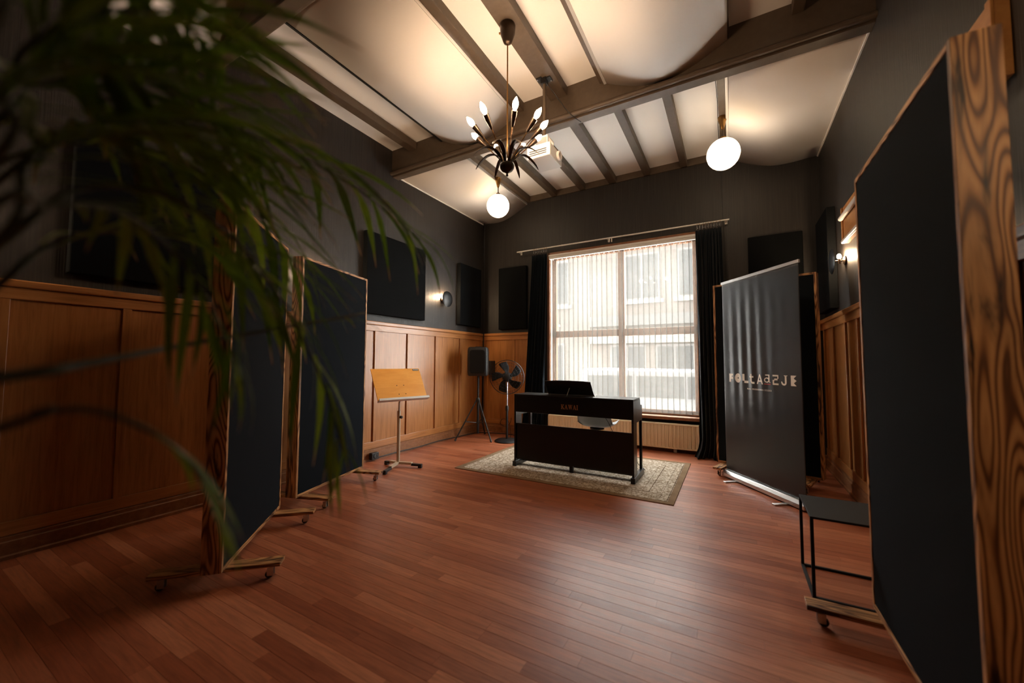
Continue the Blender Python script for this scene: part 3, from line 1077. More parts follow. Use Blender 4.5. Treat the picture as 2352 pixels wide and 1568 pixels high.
def rect(x0, y0, x1, y1):
    return [(x0, y0), (x1, y0), (x1, y1), (x0, y1)]


SER = {
    'K': (1.0, [rect(.14, 0, .36, 1), rect(.02, 0, .48, .09), rect(.02, .91, .48, 1), [(.34, .42), (.46, .40), (.86, .92), (.72, .95)], [(.40, .50), (.56, .62), (.98, .06), (.72, .04)], rect(.62, 0, 1.04, .09), rect(.60, .91, .96, 1)]),
    'A': (1.0, [[(.10, .04), (.22, .04), (.56, .92), (.46, 1.0)], [(.42, 1.0), (.58, 1.0), (.96, .04), (.70, .04)], rect(.26, .30, .74, .39), rect(-.02, 0, .34, .08), rect(.60, 0, 1.06, .08)]),
    'W': (1.35, [[(.10, .96), (.34, .96), (.52, .16), (.42, 0)], [(.40, 0), (.50, 0), (.76, .96), (.62, .96)], [(.60, .96), (.82, .96), (1.0, .16), (.90, 0)], [(.88, 0), (.98, 0), (1.26, .96), (1.14, .96)], rect(-.02, .92, .44, 1), rect(.52, .92, .92, 1), rect(1.02, .92, 1.38, 1)]),
    'I': (.5, [rect(.14, 0, .36, 1), rect(.02, 0, .48, .09), rect(.02, .91, .48, 1)]),
}
M_GOLD = flat('copper_gold_print', (.50, .235, .11), .4, .2)
word = MB()
cx = 0
for chx in 'KAWAI':
    w_, polys = SER[chx]
    for p in polys:
        word.prism([(cx + a, b_) for a, b_ in p], 0, 1, lambda u, v, t: (-.098 + u * .0388, -.0006 - t * .0006, .712 + v * .052))
    cx += w_ + .10
word.build('back_lettering', M_GOLD, pn)

# piano chair
pc = thing('shell_chair', 'grey shell chair on a pedestal behind the piano', 'chair', (-1.55, 4.98, PZ), PI)
M_SHELL = flat('pale_grey_shell', (.24, .26, .28), .45)


def shell(u, v):
    # u across, v front to back then up the back
    x = (u - .5) * .46
    if v < .55:
        t = v / .55
        yy = -.22 + .36 * t
        z = .43 - .03 * math.sin(PI * t) + .055 * (2 * u - 1) ** 4
    else:
        t = (v - .55) / .45
        yy = .14 + .09 * math.sin(t * PI / 2)
        z = .43 + .29 * t ** 1.3 + .03 * (2 * u - 1) ** 2 * (1 - t)
        x *= 1 - .12 * t
        yy -= .07 * (2 * u - 1) ** 2
    return (x, yy, z)


MB().grid(15, 19, shell).build('shell_seat', M_SHELL, pc, smooth=80, solid=.008)
MB().lathe([(0, .375), (.09, .378), (.09, .395), (.03, .40), (0, .40)], 16).build('seat_plate', M_BLACKM, pc, smooth=40)
MB().tube([(0, 0, .38), (0, 0, .05)], .022, 12).build('pedestal', M_BLACKM, pc, smooth=40)
for k in range(4):
    a = PI / 4 + k * PI / 2
    MB().tube([(0, 0, .075), (.13 * math.cos(a), .13 * math.sin(a), .05), (.27 * math.cos(a), .27 * math.sin(a), .012)], [.016, .014, .010], 8).build('base_leg', M_BLACKM, pc, smooth=40)
cb = MB().tube(catmull([(-1.31, 4.50, .62), (-1.27, 4.56, .52), (-1.22, 4.60, .36), (-1.20, 4.60, .16), (-1.12, 4.66, .014)], 24), .0035, 6)
tag(cb.build('pedal_cable', M_BLACKP, smooth=60), 'thin black cable hanging behind the piano beside the chair', 'cable')
cb = MB().tube(catmull([(-.97, 4.52, .63), (-.99, 4.56, .5), (-1.04, 4.62, .30), (-.98, 4.66, .1), (-.9, 4.7, .014)], 24), .0035, 6)
tag(cb.build('power_cable', M_BLACKP, smooth=60), 'thin black cable hanging at the right end of the piano', 'cable')

# ------------------------------------------------------------------ music stand
az, tilt = R(15), R(30)
d_ = Vector((math.sin(az), math.cos(az), 0))
n_ = Vector((d_.y, -d_.x, 0))
u_ = Vector((0, 0, 1)) * math.cos(tilt) - n_ * math.sin(tilt)
nn = d_.cross(u_) * -1
if nn.dot(n_) < 0:
    nn = -nn
BCEN = Vector((-3.40, 3.40, .80))
ms = thing('music_stand', 'orange wooden music stand with beige pole before the oak wainscot', 'music stand', (-3.51, 3.43, 0))
off = Vector(ms.location)


def onb(a, b_, t):
    return BCEN + d_ * a + u_ * b_ + nn * t - off


MB().prism([(-.325, 0), (.325, 0), (.325, .42), (-.325, .42)], -.010, .0, onb).build('desk_board', M_ORANGE, ms, bevel=.002)
MB().prism([(-.33, -.012), (.33, -.012), (.33, .003), (-.33, .003)], -.012, .045, onb).prism([(-.33, .003), (.33, .003), (.33, .016), (-.33, .016)], .038, .045, onb).build('lip', M_WHITEP, ms, bevel=.002)
sm_ = MB().prism([(.225, .388), (.312, .388), (.312, .412), (.225, .412)], .0, .0012, onb).build('label_plate', M_BLACKP, ms)
lt = MB()
for k in range(7):
    lt.prism(rect(.234 + k * .0105, .396, .2415 + k * .0105, .404), .0012, .0016, onb)
lt.build('plate_lettering', M_WHITEP, sm_)
for a, b_ in ((-.045, .19), (.045, .19), (-.045, .075), (.045, .075)):
    MB().lathe([(0, 0), (.006, 0), (.005, .003), (0, .004)], 10, Matrix.Translation(onb(a, b_, 0)) @ nn.to_track_quat('Z', 'Y').to_matrix().to_4x4()).build('screw', M_DBRASS, ms)
MB().prism([(-.06, .06), (.06, .06), (.06, .21), (-.06, .21)], -.022, -.010, onb).build('tilt_plate', M_BLACKM, ms, bevel=.002)
MB().tube([onb(0, .10, -.03), Vector((0, 0, .74)), Vector((0, 0, .60))], .011, 10).build('inner_pole', M_CHROME, ms, smooth=40)
MB().tube([(0, 0, .66), (0, 0, .03)], .0195, 14).build('outer_pole', M_BEIGE, ms, smooth=40)
MB().lathe([(0, 0), (.014, 0), (.017, .01), (.017, .028), (.012, .034), (0, .034)], 12, Matrix.Translation((.02, 0, .585)) @ Matrix.Rotation(R(90), 4, 'Y')).build('clamp_knob', M_BLACKP, ms, smooth=40)
for k in ((.13, -.33), (.29, .09), (-.20, -.01)):
    e = Vector((k[0], k[1], 0))
    L = e.length
    e.normalize()
    q = Vector((-e.y, e.x, 0))
    lg = MB()
    lg.prism([(-.020, .030), (.020, .030), (.020, .058), (-.020, .058)], 0, L * .6, lambda u, v, t: e * t + q * u + Vector((0, 0, v)))
    lg = lg.build('base_leg', M_BEIGE, ms, bevel=.003)
    MB().prism([(-.021, .024), (.021, .024), (.018, .056), (-.018, .056)], L * .58, L, lambda u, v, t: e * t + q * u + Vector((0, 0, v * (1 - .25 * (t / L))))).build('leg_sleeve', M_BLACKP, lg, bevel=.003)
    MB().prism([(-.018, 0), (.018, 0), (.018, .045), (-.018, .045)], L - .04, L + .004, lambda u, v, t: e * t + q * u + Vector((0, 0, v))).build('foot_cap', M_BLACKP, lg, bevel=.003)

# ------------------------------------------------------------------ loudspeaker on a tripod, far left corner
SX, SY = -3.66, 5.32
st = thing('speaker_stand', 'black tripod stand carrying the loudspeaker in the far corner', 'speaker stand', (SX, SY, 0))
MB().tube([(0, 0, 1.02), (0, 0, .62)], .016, 12).build('upper_pole', M_BLACKM, st, smooth=40)
MB().tube([(0, 0, .66), (0, 0, .08)], .020, 12).build('lower_pole', M_BLACKM, st, smooth=40)
MB().lathe([(.0, .60), (.034, .60), (.036, .64), (.026, .66), (0, .66)], 14).build('leg_collar', M_BLACKP, st, smooth=40)
MB().lathe([(.0, .24), (.030, .24), (.030, .27), (0, .27)], 14).build('brace_collar', M_BLACKP, st, smooth=40)
for fx, fy in ((-.17, -.38), (.37, -.17), (-.10, .36)):
    lg = MB().tube([(fx * .06, fy * .06, .625), (fx, fy, .012)], .0115, 10).build('leg', M_BLACKM, st, smooth=40)
    MB().tube([(fx * .96, fy * .96, .036), (fx * 1.01, fy * 1.01, .008)], .016, 10).build('rubber_foot', M_RUBBER, lg, smooth=40)
    MB().tube([(fx * .05, fy * .05, .255), (fx * .55, fy * .55, .29)], .007, 8).build('brace', M_BLACKM, lg, smooth=40)
sp = thing('loudspeaker', 'black plastic loudspeaker on a tripod in the far corner', 'loudspeaker', (SX, SY, 1.022), R(28))


def superell(w, d, n, e):
    return [(math.copysign(abs(math.cos(a)) ** e, math.cos(a)) * w, math.copysign(abs(math.sin(a)) ** e, math.sin(a)) * d) for a in [2 * PI * k / n for k in range(n)]]


prs = superell(.17, .14, 32, .35)
ms_ = MB()
zs = [(0, .88), (.015, .96), (.06, 1.0), (.40, 1.0), (.44, .97), (.465, .90), (.472, .80)]
for z, k in zs:
    ms_.v += [(a * k, b_ * k, z) for a, b_ in prs]
for i in range(len(zs) - 1):
    for k in range(32):
        ms_.f.append((i * 32 + k, i * 32 + (k + 1) % 32, (i + 1) * 32 + (k + 1) % 32, (i + 1) * 32 + k))
ms_.f += [tuple(reversed(range(32))), tuple(range(6 * 32, 7 * 32))]
ms_.build('cabinet', M_BLACKP, sp, smooth=35)
MB().prism([(a * .84, b_) for a, b_ in superell(.155, .19, 24, .3)], -.002, .006, lambda u, v, t: (u, -.140 - t, .235 + v)).build('front_grille', fabric('speaker_grille_mesh', (.014, .014, .015), .5, 700, .6), sp, bevel=.003)
MB().box(-.05, .05, -.02, .02, .468, .482).build('top_handle', M_BLACKM, sp, bevel=.004)
ws = thing('wall_monitor', 'small black box speaker on the oak panelling between loudspeaker and fan', 'loudspeaker', (-3.82, YB - .013, 1.02))
MB().box(-.075, .075, -.14, 0, 0, .25).build('cabinet', M_BLACKP, ws, bevel=.006)
MB().lathe([(0, 0), (.048, 0), (.05, .004), (.02, -.002), (0, .004)], 20, Matrix.Translation((0, -.141, .085)) @ Matrix.Rotation(R(90), 4, 'X')).build('woofer', M_RUBBER, ws, smooth=40)
MB().lathe([(0, 0), (.018, 0), (.02, .003), (0, .005)], 16, Matrix.Translation((0, -.141, .19)) @ Matrix.Rotation(R(90), 4, 'X')).build('tweeter', M_RUBBER, ws, smooth=40)

# ------------------------------------------------------------------ pedestal fan
M_BLADE = flat('black_fan_blade', (.006, .006, .0065), .7, spec=.2)
FX, FY = -3.13, 5.36
fa = thing('pedestal_fan', 'black pedestal fan between the loudspeaker and the curtain', 'fan', (FX, FY, 0), math.atan2(-FX, FY) + PI * 0 + 0)
fa.rotation_euler = (0, 0, math.atan2(3.13, 5.36))
MB().lathe([(0, 0), (.19, 0), (.195, .012), (.17, .028), (.05, .04), (0, .042)], 32).build('base', M_BLACKP, fa, smooth=40)
MB().tube([(0, 0, .03), (0, 0, .55)], .018, 12).build('lower_pole', M_BLACKM, fa, smooth=40)
MB().tube([(0, 0, .5), (0, 0, .93)], .013, 12).build('upper_pole', M_CHROME, fa, smooth=40)
MB().lathe([(0, .48), (.025, .48), (.027, .53), (.02, .56), (0, .56)], 14).build('height_collar', M_BLACKP, fa, smooth=40)
FM = Matrix.Translation((0, 0, 1.012)) @ Matrix.Rotation(R(90), 4, 'X')
MB().lathe([(0, -.13), (.05, -.125), (.075, -.08), (.078, -.02), (.05, 0), (0, 0)], 20, FM).build('motor_housing', M_BLACKP, fa, smooth=40)
cg = MB()
for rr_, zz in ((.268, .055), (.268, .02), (.23, .082), (.18, .096), (.13, .104), (.08, .108)):
    cg.tube([FM @ Vector((rr_ * math.cos(a), rr_ * math.sin(a), zz)) for a in [2 * PI * k / 40 for k in range(41)]], 0.0022 if rr_ < .25 else .005, 5, False)
for k in range(36):
    a = 2 * PI * k / 36
    cg.tube([FM @ Vector((r_ * math.cos(a + tw), r_ * math.sin(a + tw), z_)) for r_, z_, tw in ((.268, .02, 0), (.268, .055, 0), (.23, .084, .06), (.16, .102, .14), (.055, .110, .2))], .0012, 4, False)
for k in range(36):
    a = 2 * PI * k / 36
    cg.tube([FM @ Vector((r_ * math.cos(a), r_ * math.sin(a), z_)) for r_, z_ in ((.268, .02), (.21, -.02), (.08, -.03))], .0011, 4, False)
cg.build('wire_cage', M_BLACKM, fa, smooth=60)
MB().lathe([(0, .10), (.05, .104), (.052, .112), (.045, .116), (0, .118)], 20, FM).build('badge', M_BLACKP, fa, smooth=40)
for k in range(5):
    a0 = 2 * PI * k / 5 + .3
    bm2 = MB()

    def bf(u, v):
        r_ = .045 + v * .20
        wv = .42 + .30 * math.sin(PI * min(1, v * .8 + .1))
        ang = a0 + (u - .5) * wv + .35 * v
        return FM @ Vector((r_ * math.cos(ang), r_ * math.sin(ang), .045 + (u - .5) * .045))
    bm2.grid(6, 8, bf)
    bm2.build('blade', M_BLADE, fa, smooth=80, solid=.003)

# ------------------------------------------------------------------ roll-up banner
BA, BB = Vector((-.084, 4.946, 0)), Vector((.522, 4.130, 0))
bd = (BB - BA).normalized()
bnv = Vector((-bd.y, bd.x, 0))
if bnv.y > 0:
    bnv = -bnv
BL_ = (BB - BA).length
ban = thing('roll_up_banner', 'tall dark grey roll-up banner with cream lettering and silver base', 'banner', (BA + BB) / 2)
bo = Vector(ban.location)


def onban(u, z, t):
    return BA + bd * u + bnv * t + Vector((0, 0, z)) - bo


def ripple(u, z):
    k = max(0.0, min(1, (z - .55) / 1.3)) * math.sin(PI * max(0, min(1, (2.16 - z) / .9))) ** .6 if z < 2.14 else 0
    k2 = max(0.0, math.sin(PI * max(0, min(1, (2.13 - z) / 1.6))))
    s = math.exp(-((u - .36) / .30) ** 2)
    return .0036 * k2 * s * math.sin(2 * PI * u / .135 + .5 * z) - .014 * math.sin(PI * u / BL_) * k2 * .0 + .006 * (u / BL_ - .5) * 0


m_ban, nt, b = new_mat('satin_banner_film')
b.inputs['Base Color'].default_value = (.0135, .0145, .0165, 1)
b.inputs['Roughness'].default_value = .34
b.inputs['Specular IOR Level'].default_value = .62
mp, _ = coords(nt, (1, 1, 1), False)
nn_ = noise(nt, mp, 900, 2, .6)
bump(nt, b, nn_.outputs[0], .12, .001)
fab = MB().grid(90, 60, lambda u, v: onban(.004 + u * (BL_ - .008), .062 + v * 2.07, ripple(u * BL_, .062 + v * 2.07)))
fab.build('banner_film', m_ban, ban, smooth=80, solid=.0012)
MB().prism(rect(-.006, 2.122, BL_ + .006, 2.152), -.010, .010, onban).build('top_rail', M_STEELP, ban, bevel=.004)
MB().prism([(-.045, 0), (.045, 0), (.045, .035), (.025, .066), (-.025, .066), (-.045, .035)], -.012, BL_ + .012, lambda u, v, t: onban(t, v + .012, u)).build('base_cassette', M_STEELP, ban, bevel=.004, smooth=30)
for u in (.20, BL_ - .17):
    MB().prism([(u - .02, 0), (u + .02, 0), (u + .02, .012), (u - .02, .012)], -.13, .17, onban).build('swivel_foot', M_STEELP, ban, bevel=.004)
MB().tube([onban(BL_ / 2, .05, -.035), onban(BL_ / 2, 2.13, -.012)], .008, 8).build('support_pole', M_STEELP, ban, smooth=40)
M_PRINT = flat('cream_print', (.92, .85, .74), .5)
M_RED = flat('red_print', (.55, .06, .05), .5)


def arc(cx, cy, rx, ry, a0, a1, n):
    return [(cx + rx * math.cos(R(a0 + (a1 - a0) * i / n)), cy + ry * math.sin(R(a0 + (a1 - a0) * i / n))) for i in range(n + 1)]


def ring_polys(cx, cy, rx, ry, ix, iy, a0, a1, n):
    o_, i_ = arc(cx, cy, rx, ry, a0, a1, n), arc(cx, cy, ix, iy, a0, a1, n)
    return [[o_[k], o_[k + 1], i_[k + 1], i_[k]] for k in range(n)]


LET = [  # (u0, u1, z0, z1, polygons in unit box)
    (.087, .152, 1.042, 1.131, [rect(0, 0, .44, 1), rect(.40, .78, 1, 1), rect(.40, .36, 1, .62), rect(.40, .58, .62, .80), rect(.9, .62, 1, .68)]),
    (.179, .268, 1.040, 1.138, ring_polys(.5, .5, .5, .5, .09, .09, 0, 360, 28)),
    (.294, .371, 1.042, 1.134, [rect(0, .24, .36, 1), rect(.30, 0, 1, .26)]),
    (.391, .458, 1.040, 1.137, [rect(.20, .30, .50, 1), rect(0, .62, .84, .80)] + ring_polys(.64, .32, .44, .32, .14, .13, 180, 272, 10) + [rect(.62, 0, 1, .19)]),
    (.485, .570, 1.041, 1.137, [[(0, 0), (.2, 0), (.58, 1), (.40, 1)], [(.42, 1), (.60, 1), (1, 0), (.80, 0)], rect(.22, .24, .78, .38)]),
    (.584, .664, 1.060, 1.138, ring_polys(.40, .32, .40, .32, .24, .19, 0, 360, 22) + [rect(.66, .10, .84, 1), rect(.18, .86, .84, 1), [(.68, .2), (.84, .2), (1, 0), (.84, 0)]]),
    (.690, .757, 1.044, 1.138, [rect(.0, .84, 1, 1), rect(.82, .62, 1, .86), rect(.28, .46, .84, .64), rect(0, .0, .24, .50), rect(.2, 0, 1, .17), rect(.18, .42, .34, .5)]),
    (.787, .859, 1.044, 1.137, [rect(.44, .94, 1.0, 1), rect(.58, .28, .86, .96), [(.44, 1), (.58, .88), (.86, .88), (1, 1)]] + ring_polys(.44, .30, .42, .30, .18, .12, 180, 360, 14) + ring_polys(.10, .32, .10, .08, .0, .0, 0, 360, 10)),
    (.894, .954, 1.045, 1.138, [rect(0, 0, .40, 1), [(.38, .0), (1, 0), (.38, .36)], [(.38, .22), (1, .50), (.38, .78)], [(.38, .64), (1, 1), (.38, 1)]]),
]
def film_print(name, polys, mat):
    """flat print laid on the film: polygons in (u, z), cut fine enough to follow the ripples."""
    me_ = bpy.data.meshes.new(name)
    bm_ = bmesh.new()
    for p in polys:
        try:
            bm_.faces.new([bm_.verts.new((a, b_, 0)) for a, b_ in p])
        except ValueError:
            pass
    bmesh.ops.triangulate(bm_, faces=bm_.faces)
    for _ in range(4):
        es = [e for e in bm_.edges if e.calc_length() > .009]
        if not es:
            break
        bmesh.ops.subdivide_edges(bm_, edges=es, cuts=1, use_grid_fill=True)
        bmesh.ops.triangulate(bm_, faces=bm_.faces)
    for v in bm_.verts:
        a, b_ = v.co.x, v.co.y
        v.co = onban(a, b_, ripple(a, b_) + .0016)
    bmesh.ops.recalc_face_normals(bm_, faces=bm_.faces)
    bm_.to_mesh(me_)
    bm_.free()
    me_.materials.append(mat)
    o_ = bpy.data.objects.new(name, me_)
    COL.objects.link(o_)
    o_.parent = ban


for u0, u1, z0, z1, polys in LET:
    film_print('letter', [[(u0 + a * (u1 - u0), z0 + b_ * (z1 - z0)) for a, b_ in p] for p in polys], M_PRINT)
film_print('red_underline', [rect(.586, 1.042, .663, 1.050)], M_RED)
tx = bpy.data.curves.new('tagline', 'FONT')
tx.body = 'MUSIC / PRODUCTION / STUDIOS'
tx.size = 1
tx.offset = .012
to = bpy.data.objects.new('tagline_text', tx)
COL.objects.link(to)
dg = bpy.context.evaluated_depsgraph_get()
me = bpy.data.meshes.new_from_object(to.evaluated_get(dg))
bpy.data.objects.remove(to)
xs = [v.co.x for v in me.vertices]
x0, x1 = min(xs), max(xs)
ys = [v.co.y for v in me.vertices]
h_ = max(ys)
for v in me.vertices:
    uu = .352 + (v.co.x - x0) / (x1 - x0) * (.675 - .352)
    zz = .979 + v.co.y / h_ * .0145
    v.co = onban(uu, zz, ripple(uu, zz) + .0026)
me.materials.clear()
me.materials.append(M_PRINT)
o = bpy.data.objects.new('tagline', me)
COL.objects.link(o)
o.parent = ban

# ------------------------------------------------------------------ black wire side table
M_MATTE = flat('matt_black_steel', (.0055, .0055, .006), .65, spec=.25)
tb = thing('side_table', 'black square wire side table between banner and large baffle', 'side table', (.545, 2.84, 0))
h, th, tz = .203, .0075, .43
MB().box(-h, h, -h, h, tz - .012, tz).build('table_top', M_MATTE, tb, bevel=.002)
for a in (-1, 1):
    for c in (-1, 1):
        MB().box(a * (h - th) - th, a * (h - th) + th, c * (h - th) - th, c * (h - th) + th, 0, tz - .012).build('leg', M_MATTE, tb, bevel=.001)
    MB().box(-h + 2 * th, h - 2 * th, a * (h - th) - th, a * (h - th) + th, 0, .014).build('floor_bar', M_MATTE, tb, bevel=.001)
    MB().box(a * (h - th) - th, a * (h - th) + th, -h + 2 * th, h - 2 * th, 0, .014).build('floor_bar', M_MATTE, tb, bevel=.001)

# ------------------------------------------------------------------ cables, pipe, outlet
cp = MB().tube([(XL + .075, YB - .07, .15), (XL + .075, YB - .07, 3.83)], .009, 8)
tag(cp.build('corner_pipe', M_BLACKM, smooth=40), 'thin dark pipe running up the far left corner', 'pipe')
cd = MB().tube(catmull([(-.075, 5.97, ZJ - .02), (-.072, YB - .006, 3.6), (-.066, YB - .006, 3.2), (-.05, YB - .006, 2.6), (-.04, YB - .006, 2.0), (-.03, YB - .006, 1.4)], 30), .003, 6)
tag(cd.build('lamp_cable', M_BLACKP, smooth=60), 'thin cord running down the window wall beside the right curtain', 'cord')
jc = MB().tube(catmull([(-.078, 3.87, ZJ - .004), (-.082, 4.2, ZJ - .006), (-.076, 4.6, ZJ - .004), (-.082, 5.2, ZJ - .005), (-.076, 5.95, ZJ - .005)], 30), .004, 6)
tag(jc.build('lamp_cable', M_BLACKP, smooth=60), 'thin dark cord along the ceiling joist by the right globe', 'cord')
ot = thing('power_box', 'black power outlet box on the skirting by the music stand', 'outlet', (XL + .053, 3.46, .02))
MB().box(0, .055, -.055, .055, 0, .085).build('housing', M_BLACKP, ot, bevel=.006)
MB().lathe([(0, 0), (.026, 0), (.028, .004), (.022, .006), (.020, .001), (0, .001)], 18, Matrix.Translation((.0555, 0, .043)) @ Matrix.Rotation(R(90), 4, 'Y')).build('socket_face', M_RUBBER, ot, smooth=40)
sk = MB().tube(catmull([(XL + .075, 3.52, .03), (XL + .066, 3.9, .028), (XL + .072, 4.3, .024), (XL + .066, 4.7, .03), (XL + .074, 5.1, .022), (XL + .10, 5.5, .016), (XL + .2, 5.75, .012), (-3.4, 5.85, .010), (-3.2, 5.8, .010)], 60), .007, 8)
tag(sk.build('skirting_cable', M_BLACKP, smooth=60), 'black cable lying along the left skirting towards the corner', 'cable')
fc = MB().tube(catmull([(-3.30, 5.80, .30), (-3.34, 5.82, .20), (-3.44, 5.83, .14), (-3.52, 5.80, .19), (-3.46, 5.78, .27), (-3.36, 5.80, .24), (-3.30, 5.78, .05), (-3.2, 5.6, .010), (-3.13, 5.56, .010)], 50), .004, 6)
tag(fc.build('fan_cord', M_BLACKP, smooth=60), 'looped black cord on the floor behind the pedestal fan', 'cord')

# ------------------------------------------------------------------ palm in the left foreground
PB = Vector((-1.12, -.22, 0))
pm = thing('potted_palm', 'large leafy palm arching in from the left foreground', 'plant', PB)
MB().lathe([(0, 0), (.14, 0), (.16, .02), (.20, .30), (.215, .34), (.215, .36), (.195, .36), (.185, .32), (0, .32)], 28).build('pot', flat('dark_clay_pot', (.05, .045, .04), .6), pm, smooth=35)
MB().lathe([(0, .321), (.18, .322), (0, .335)], 20).build('soil', flat('soil', (.02, .014, .01), .95), pm)


def leaflet_mesh(Ln, W, droop, seed):
    rr = random.Random(seed)
    m = MB()
    al = []
    ns = 8
    for i in range(ns + 1):
        t = i / ns
        w_ = W * (.35 + 1.1 * t) if t < .35 else W * (.735 + .265) * (1 - ((t - .35) / .65) ** 1.7)
        w_ = max(w_, .0006)
        x_ = Ln * (t - droop * .45 * t ** 2.2 * .6)
        z_ = -Ln * droop * t ** 1.9
        y_ = Ln * .04 * math.sin(3 * t + seed)
        for q in (-1, 0, 1):
            m.v.append((x_, y_ + q * w_, z_ + (.22 * w_ * abs(q))))
            al.append(t)
    for i in range(ns):
        for q in range(2):
            a = i * 3 + q
            m.f.append((a, a + 1, a + 4, a + 3))
    me_ = bpy.data.meshes.new('leaflet')
    me_.from_pydata(m.v, [], m.f)
    me_.materials.append(M_LEAF)
    for p in me_.polygons:
        p.use_smooth = True
    at = me_.attributes.new('along', 'FLOAT', 'POINT')
    for i, v in enumerate(al):
        at.data[i].value = v
    return me_


LFM = [leaflet_mesh(.27, .0088, dr, sd) for dr, sd in ((.10, 1), (.22, 2), (.34, 3), (.46, 4), (.62, 5))]
FRONDS = {  # world-space spines: points, leaflets per side, leaflet length factor, first leaflet at
    'A': ([(-0.724, 0.074, 1.432), (-0.679, 0.143, 1.536), (-0.7, 0.299, 1.628), (-0.733, 0.553, 1.646), (-0.686, 0.732, 1.561)], 13, 0.8, 0.25),
    'B': ([(-0.59, 0.063, 1.339), (-0.608, 0.131, 1.439), (-0.628, 0.227, 1.458), (-0.654, 0.337, 1.396), (-0.664, 0.446, 1.234), (-0.622, 0.474, 1.083)], 12, 0.65, 0.2),
    'C': ([(-0.565, 0.049, 1.446), (-0.53, 0.073, 1.522), (-0.515, 0.109, 1.578), (-0.538, 0.167, 1.631), (-0.581, 0.234, 1.662)], 12, 0.62, 0.25),
    'D': ([(-0.489, 0.042, 1.347), (-0.478, 0.08, 1.375), (-0.513, 0.141, 1.391), (-0.553, 0.212, 1.348), (-0.562, 0.262, 1.25)], 12, 0.5, 0.3),
    'E': ([(-0.411, 0.031, 1.431), (-0.429, 0.048, 1.503), (-0.45, 0.08, 1.556), (-0.476, 0.122, 1.595)], 12, 0.55, 0.25),
    'F': ([(-0.866, 0.078, 1.481), (-0.868, 0.184, 1.588), (-0.877, 0.307, 1.62), (-0.892, 0.455, 1.564), (-0.916, 0.574, 1.454)], 10, 0.85, 0.2),
    'G': ([(-0.546, 0.061, 1.233), (-0.585, 0.134, 1.247), (-0.693, 0.285, 1.281), (-0.726, 0.602, 1.361)], 2, 0.4, 0.9),
    'H': ([(-0.493, 0.058, 1.194), (-0.491, 0.085, 1.207), (-0.482, 0.125, 1.203), (-0.479, 0.179, 1.158), (-0.475, 0.217, 1.078)], 4, 0.36, 0.6),
    'I': ([(-0.694, 0.073, 1.308), (-0.725, 0.13, 1.393), (-0.745, 0.22, 1.44), (-0.754, 0.344, 1.44), (-0.766, 0.463, 1.346)], 9, 0.7, 0.2),
    'L': ([(-0.541, 0.056, 1.331), (-0.566, 0.082, 1.431), (-0.59, 0.124, 1.494), (-0.626, 0.185, 1.503)], 17, 0.7, 0.2),
    'M': ([(-0.481, 0.047, 1.38), (-0.503, 0.062, 1.463), (-0.508, 0.086, 1.516), (-0.531, 0.13, 1.542)], 16, 0.62, 0.2),
    'N': ([(-0.662, 0.063, 1.469), (-0.679, 0.095, 1.555), (-0.689, 0.151, 1.583), (-0.704, 0.245, 1.592), (-0.723, 0.338, 1.571)], 11, 0.75, 0.2),
    'K': ([(-0.744, 0.069, 1.536), (-0.716, 0.116, 1.587), (-0.699, 0.184, 1.637), (-0.702, 0.264, 1.65), (-0.726, 0.358, 1.644)], 11, 0.75, 0.25),
}
for key, (pts, nl, lf, t0) in FRONDS.items():
    p0 = Vector(pts[0])
    root = PB + Vector((rnd.uniform(-.05, .05), rnd.uniform(-.05, .05), .32))
    mid = root.lerp(p0, .6) + Vector((-.06, -.04, .16))
    if key in 'GH':
        mid = p0 + (p0 - Vector(pts[1])).normalized() * .35 + Vector((-.1, -.05, 0))
    W0 = [root, mid] + [Vector(p) for p in pts]
    path = catmull([w - PB for w in W0], 60)
    rad = [(.0075 if key == 'G' else .0042) * (1 - .8 * i / 59) + .0006 for i in range(60)]
    fr = MB().tube(path, rad, 6).build('frond', M_STEM, pm, smooth=60)
    start = 2 / (len(W0) - 1)
    for i in range(nl):
        t = start + (1 - start) * (t0 + (1 - t0) * (i + .5) / nl) if t0 < .85 else .9 + .1 * i / max(1, nl)
        t = min(t, .995)
        k = t * 59
        a, b_ = path[int(k)], path[min(int(k) + 1, 59)]
        pos = a.lerp(b_, k - int(k))
        tan = (b_ - a).normalized()
        side = tan.cross(Vector((0, 0, 1))).normalized()
        upv = side.cross(tan).normalized()
        q = (i + .5) / nl
        size = lf * (.55 + .75 * math.sin(PI * min(1, .18 + .72 * q))) * rnd.uniform(.85, 1.12)
        for s in (-1, 1):
            fwd = 1.0 + 1.1 * q + rnd.uniform(-.15, .2)
            dirv = (side * s + tan * fwd + upv * rnd.uniform(.0, .25)).normalized()
            zz = (Vector((0, 0, 1)) - dirv * dirv.z).normalized()
            zz = (zz + side * s * .35 * rnd.uniform(-.4, 1)).normalized()
            yy = zz.cross(dirv).normalized()
            zz = dirv.cross(yy)
            Mx = Matrix((dirv, yy, zz)).transposed().to_4x4()
            inst('leaflet', LFM[rnd.randrange(1, 5)], fr, Matrix.Translation(pos) @ Mx @ Matrix.Scale(size, 4))

# ------------------------------------------------------------------ the street outside
tag(MB().box(-25, 20, 6.3, 30, -.75, -.65).build('street', flat('grey_paving', (.48, .47, .46), .9)), 'pale paved street outside the window', kind='structure')
M_STONE = flat('white_stone', (.066, .065, .063), .8)
M_DGLASS = flat('dark_house_glass', (.018, .021, .023), .3, spec=.15)
HY = 13.5


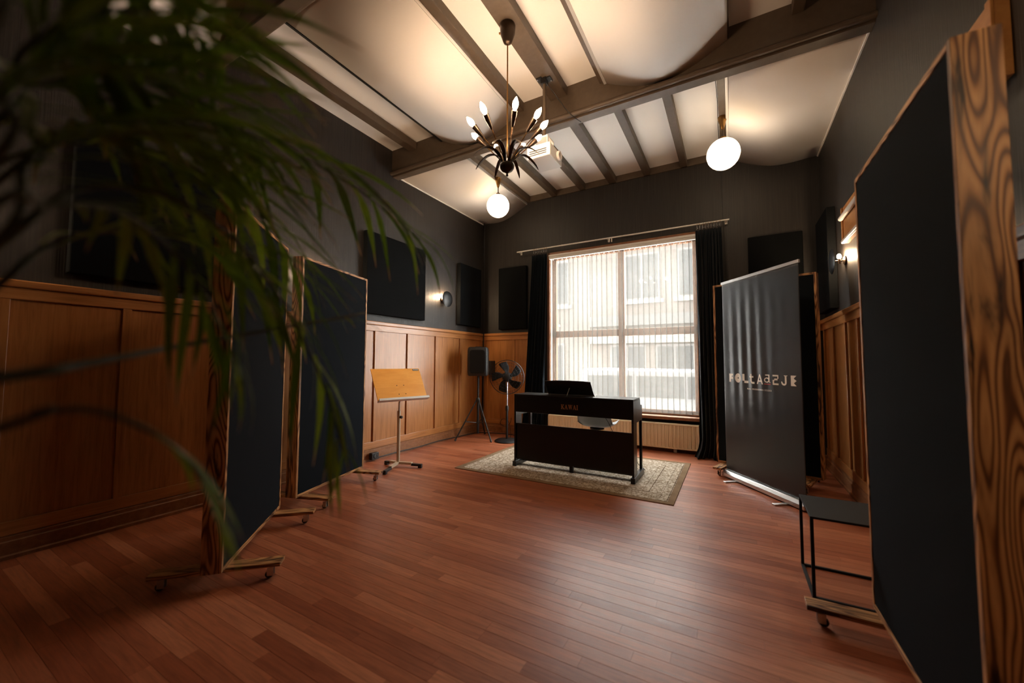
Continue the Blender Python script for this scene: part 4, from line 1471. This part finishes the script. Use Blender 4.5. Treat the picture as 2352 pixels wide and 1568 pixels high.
def house(label, x0, x1, hgt, brick, wins, shop):
    t = thing('street_house', label, 'building', ((x0 + x1) / 2, HY, -.65))
    cxh = (x0 + x1) / 2
    MB().box(x0 - cxh, x1 - cxh, 0, 5, 0, hgt).build('facade', brick, t)
    for (a, b_, c, d) in wins:
        w_ = MB().box(a - cxh, b_ - cxh, -.04, 0, c, d).build('window_frame', M_STONE, t)
        MB().box(a - cxh + .07, (a + b_) / 2 - cxh - .03, -.05, -.04, c + .07, d - .07).build('pane', M_DGLASS, w_)
        MB().box((a + b_) / 2 - cxh + .03, b_ - cxh - .07, -.05, -.04, c + .07, d - .07).build('pane', M_DGLASS, w_)
        MB().box(a - cxh - .1, b_ - cxh + .1, -.10, 0, c - .12, c).build('window_sill', M_STONE, t)
    if shop:
        MB().box(x0 - cxh, x1 - cxh, -.14, 0, 2.55, 2.95).build('fascia', M_STONE, t)
        MB().box(x0 - cxh, x1 - cxh, -.18, 0, 3.15, 3.5).build('string_course', flat('grey_band', (.03, .03, .03), .8), t)
    MB().prism([(-.15, hgt), (5.1, hgt), (2.5, hgt + .9)], x0 - cxh, x1 - cxh, lambda u, v, t_: (t_, u, v)).build('roof', flat('slate_roof', (.03, .028, .028), .8), t)
    return t


house('pale brick house across the street with a shop front, seen through the right panes', -4.4, 1.6, 6.0, M_BRICK,
      [(-3.7, -2.5, .95, 2.5), (-2.2, -1.0, .95, 2.5), (-.7, .5, .95, 2.5), (-3.2, -2.0, 4.0, 5.6), (-1.5, -.4, 4.0, 5.6)], True)
house('pale rendered house across the street, seen through the left panes', -12.0, -4.42, 6.2, flat('cream_render', (.046, .042, .038), .9),
      [(-11, -9.6, .9, 2.6), (-8.6, -7.3, .9, 2.6), (-6.6, -5.4, .9, 2.6), (-10.5, -9.3, 4.0, 5.7), (-8.2, -7.0, 4.0, 5.7), (-6.3, -5.2, 4.0, 5.7)], False)
car = thing('parked_van', 'white van parked in the street outside the right panes', 'van', (-1.3, 10.4, -.65))
prv = [(-2.1, .35), (2.1, .35), (2.15, .9), (1.75, 1.05), (1.2, 1.72), (-2.05, 1.75), (-2.12, 1.0)]
M_CAR = flat('white_car_paint', (.07, .072, .075), .3)
MB().prism(prv, -.85, .85, lambda u, v, t: (u, t, v)).build('body', M_CAR, car, bevel=.05)
for a, b_ in ((-1.9, -.8), (-.7, .35), (.42, 1.15)):
    MB().prism([(a, 1.08), (b_ + (.22 if b_ > 1 else 0), 1.08), (b_ - (.05 if b_ > 1 else 0), 1.58), (a, 1.58)], -.862, -.85, lambda u, v, t: (u, t, v)).build('side_window', M_DGLASS, car)
for a in (-1.3, 1.35):
    for s in (-.8, .66):
        MB().lathe([(.12, 0), (.31, .0), (.33, .03), (.33, .13), (.31, .16), (.12, .16)], 24, Matrix.Translation((a, s + .15, .33)) @ Matrix.Rotation(R(90), 4, 'X')).build('wheel', M_RUBBER, car, smooth=40)
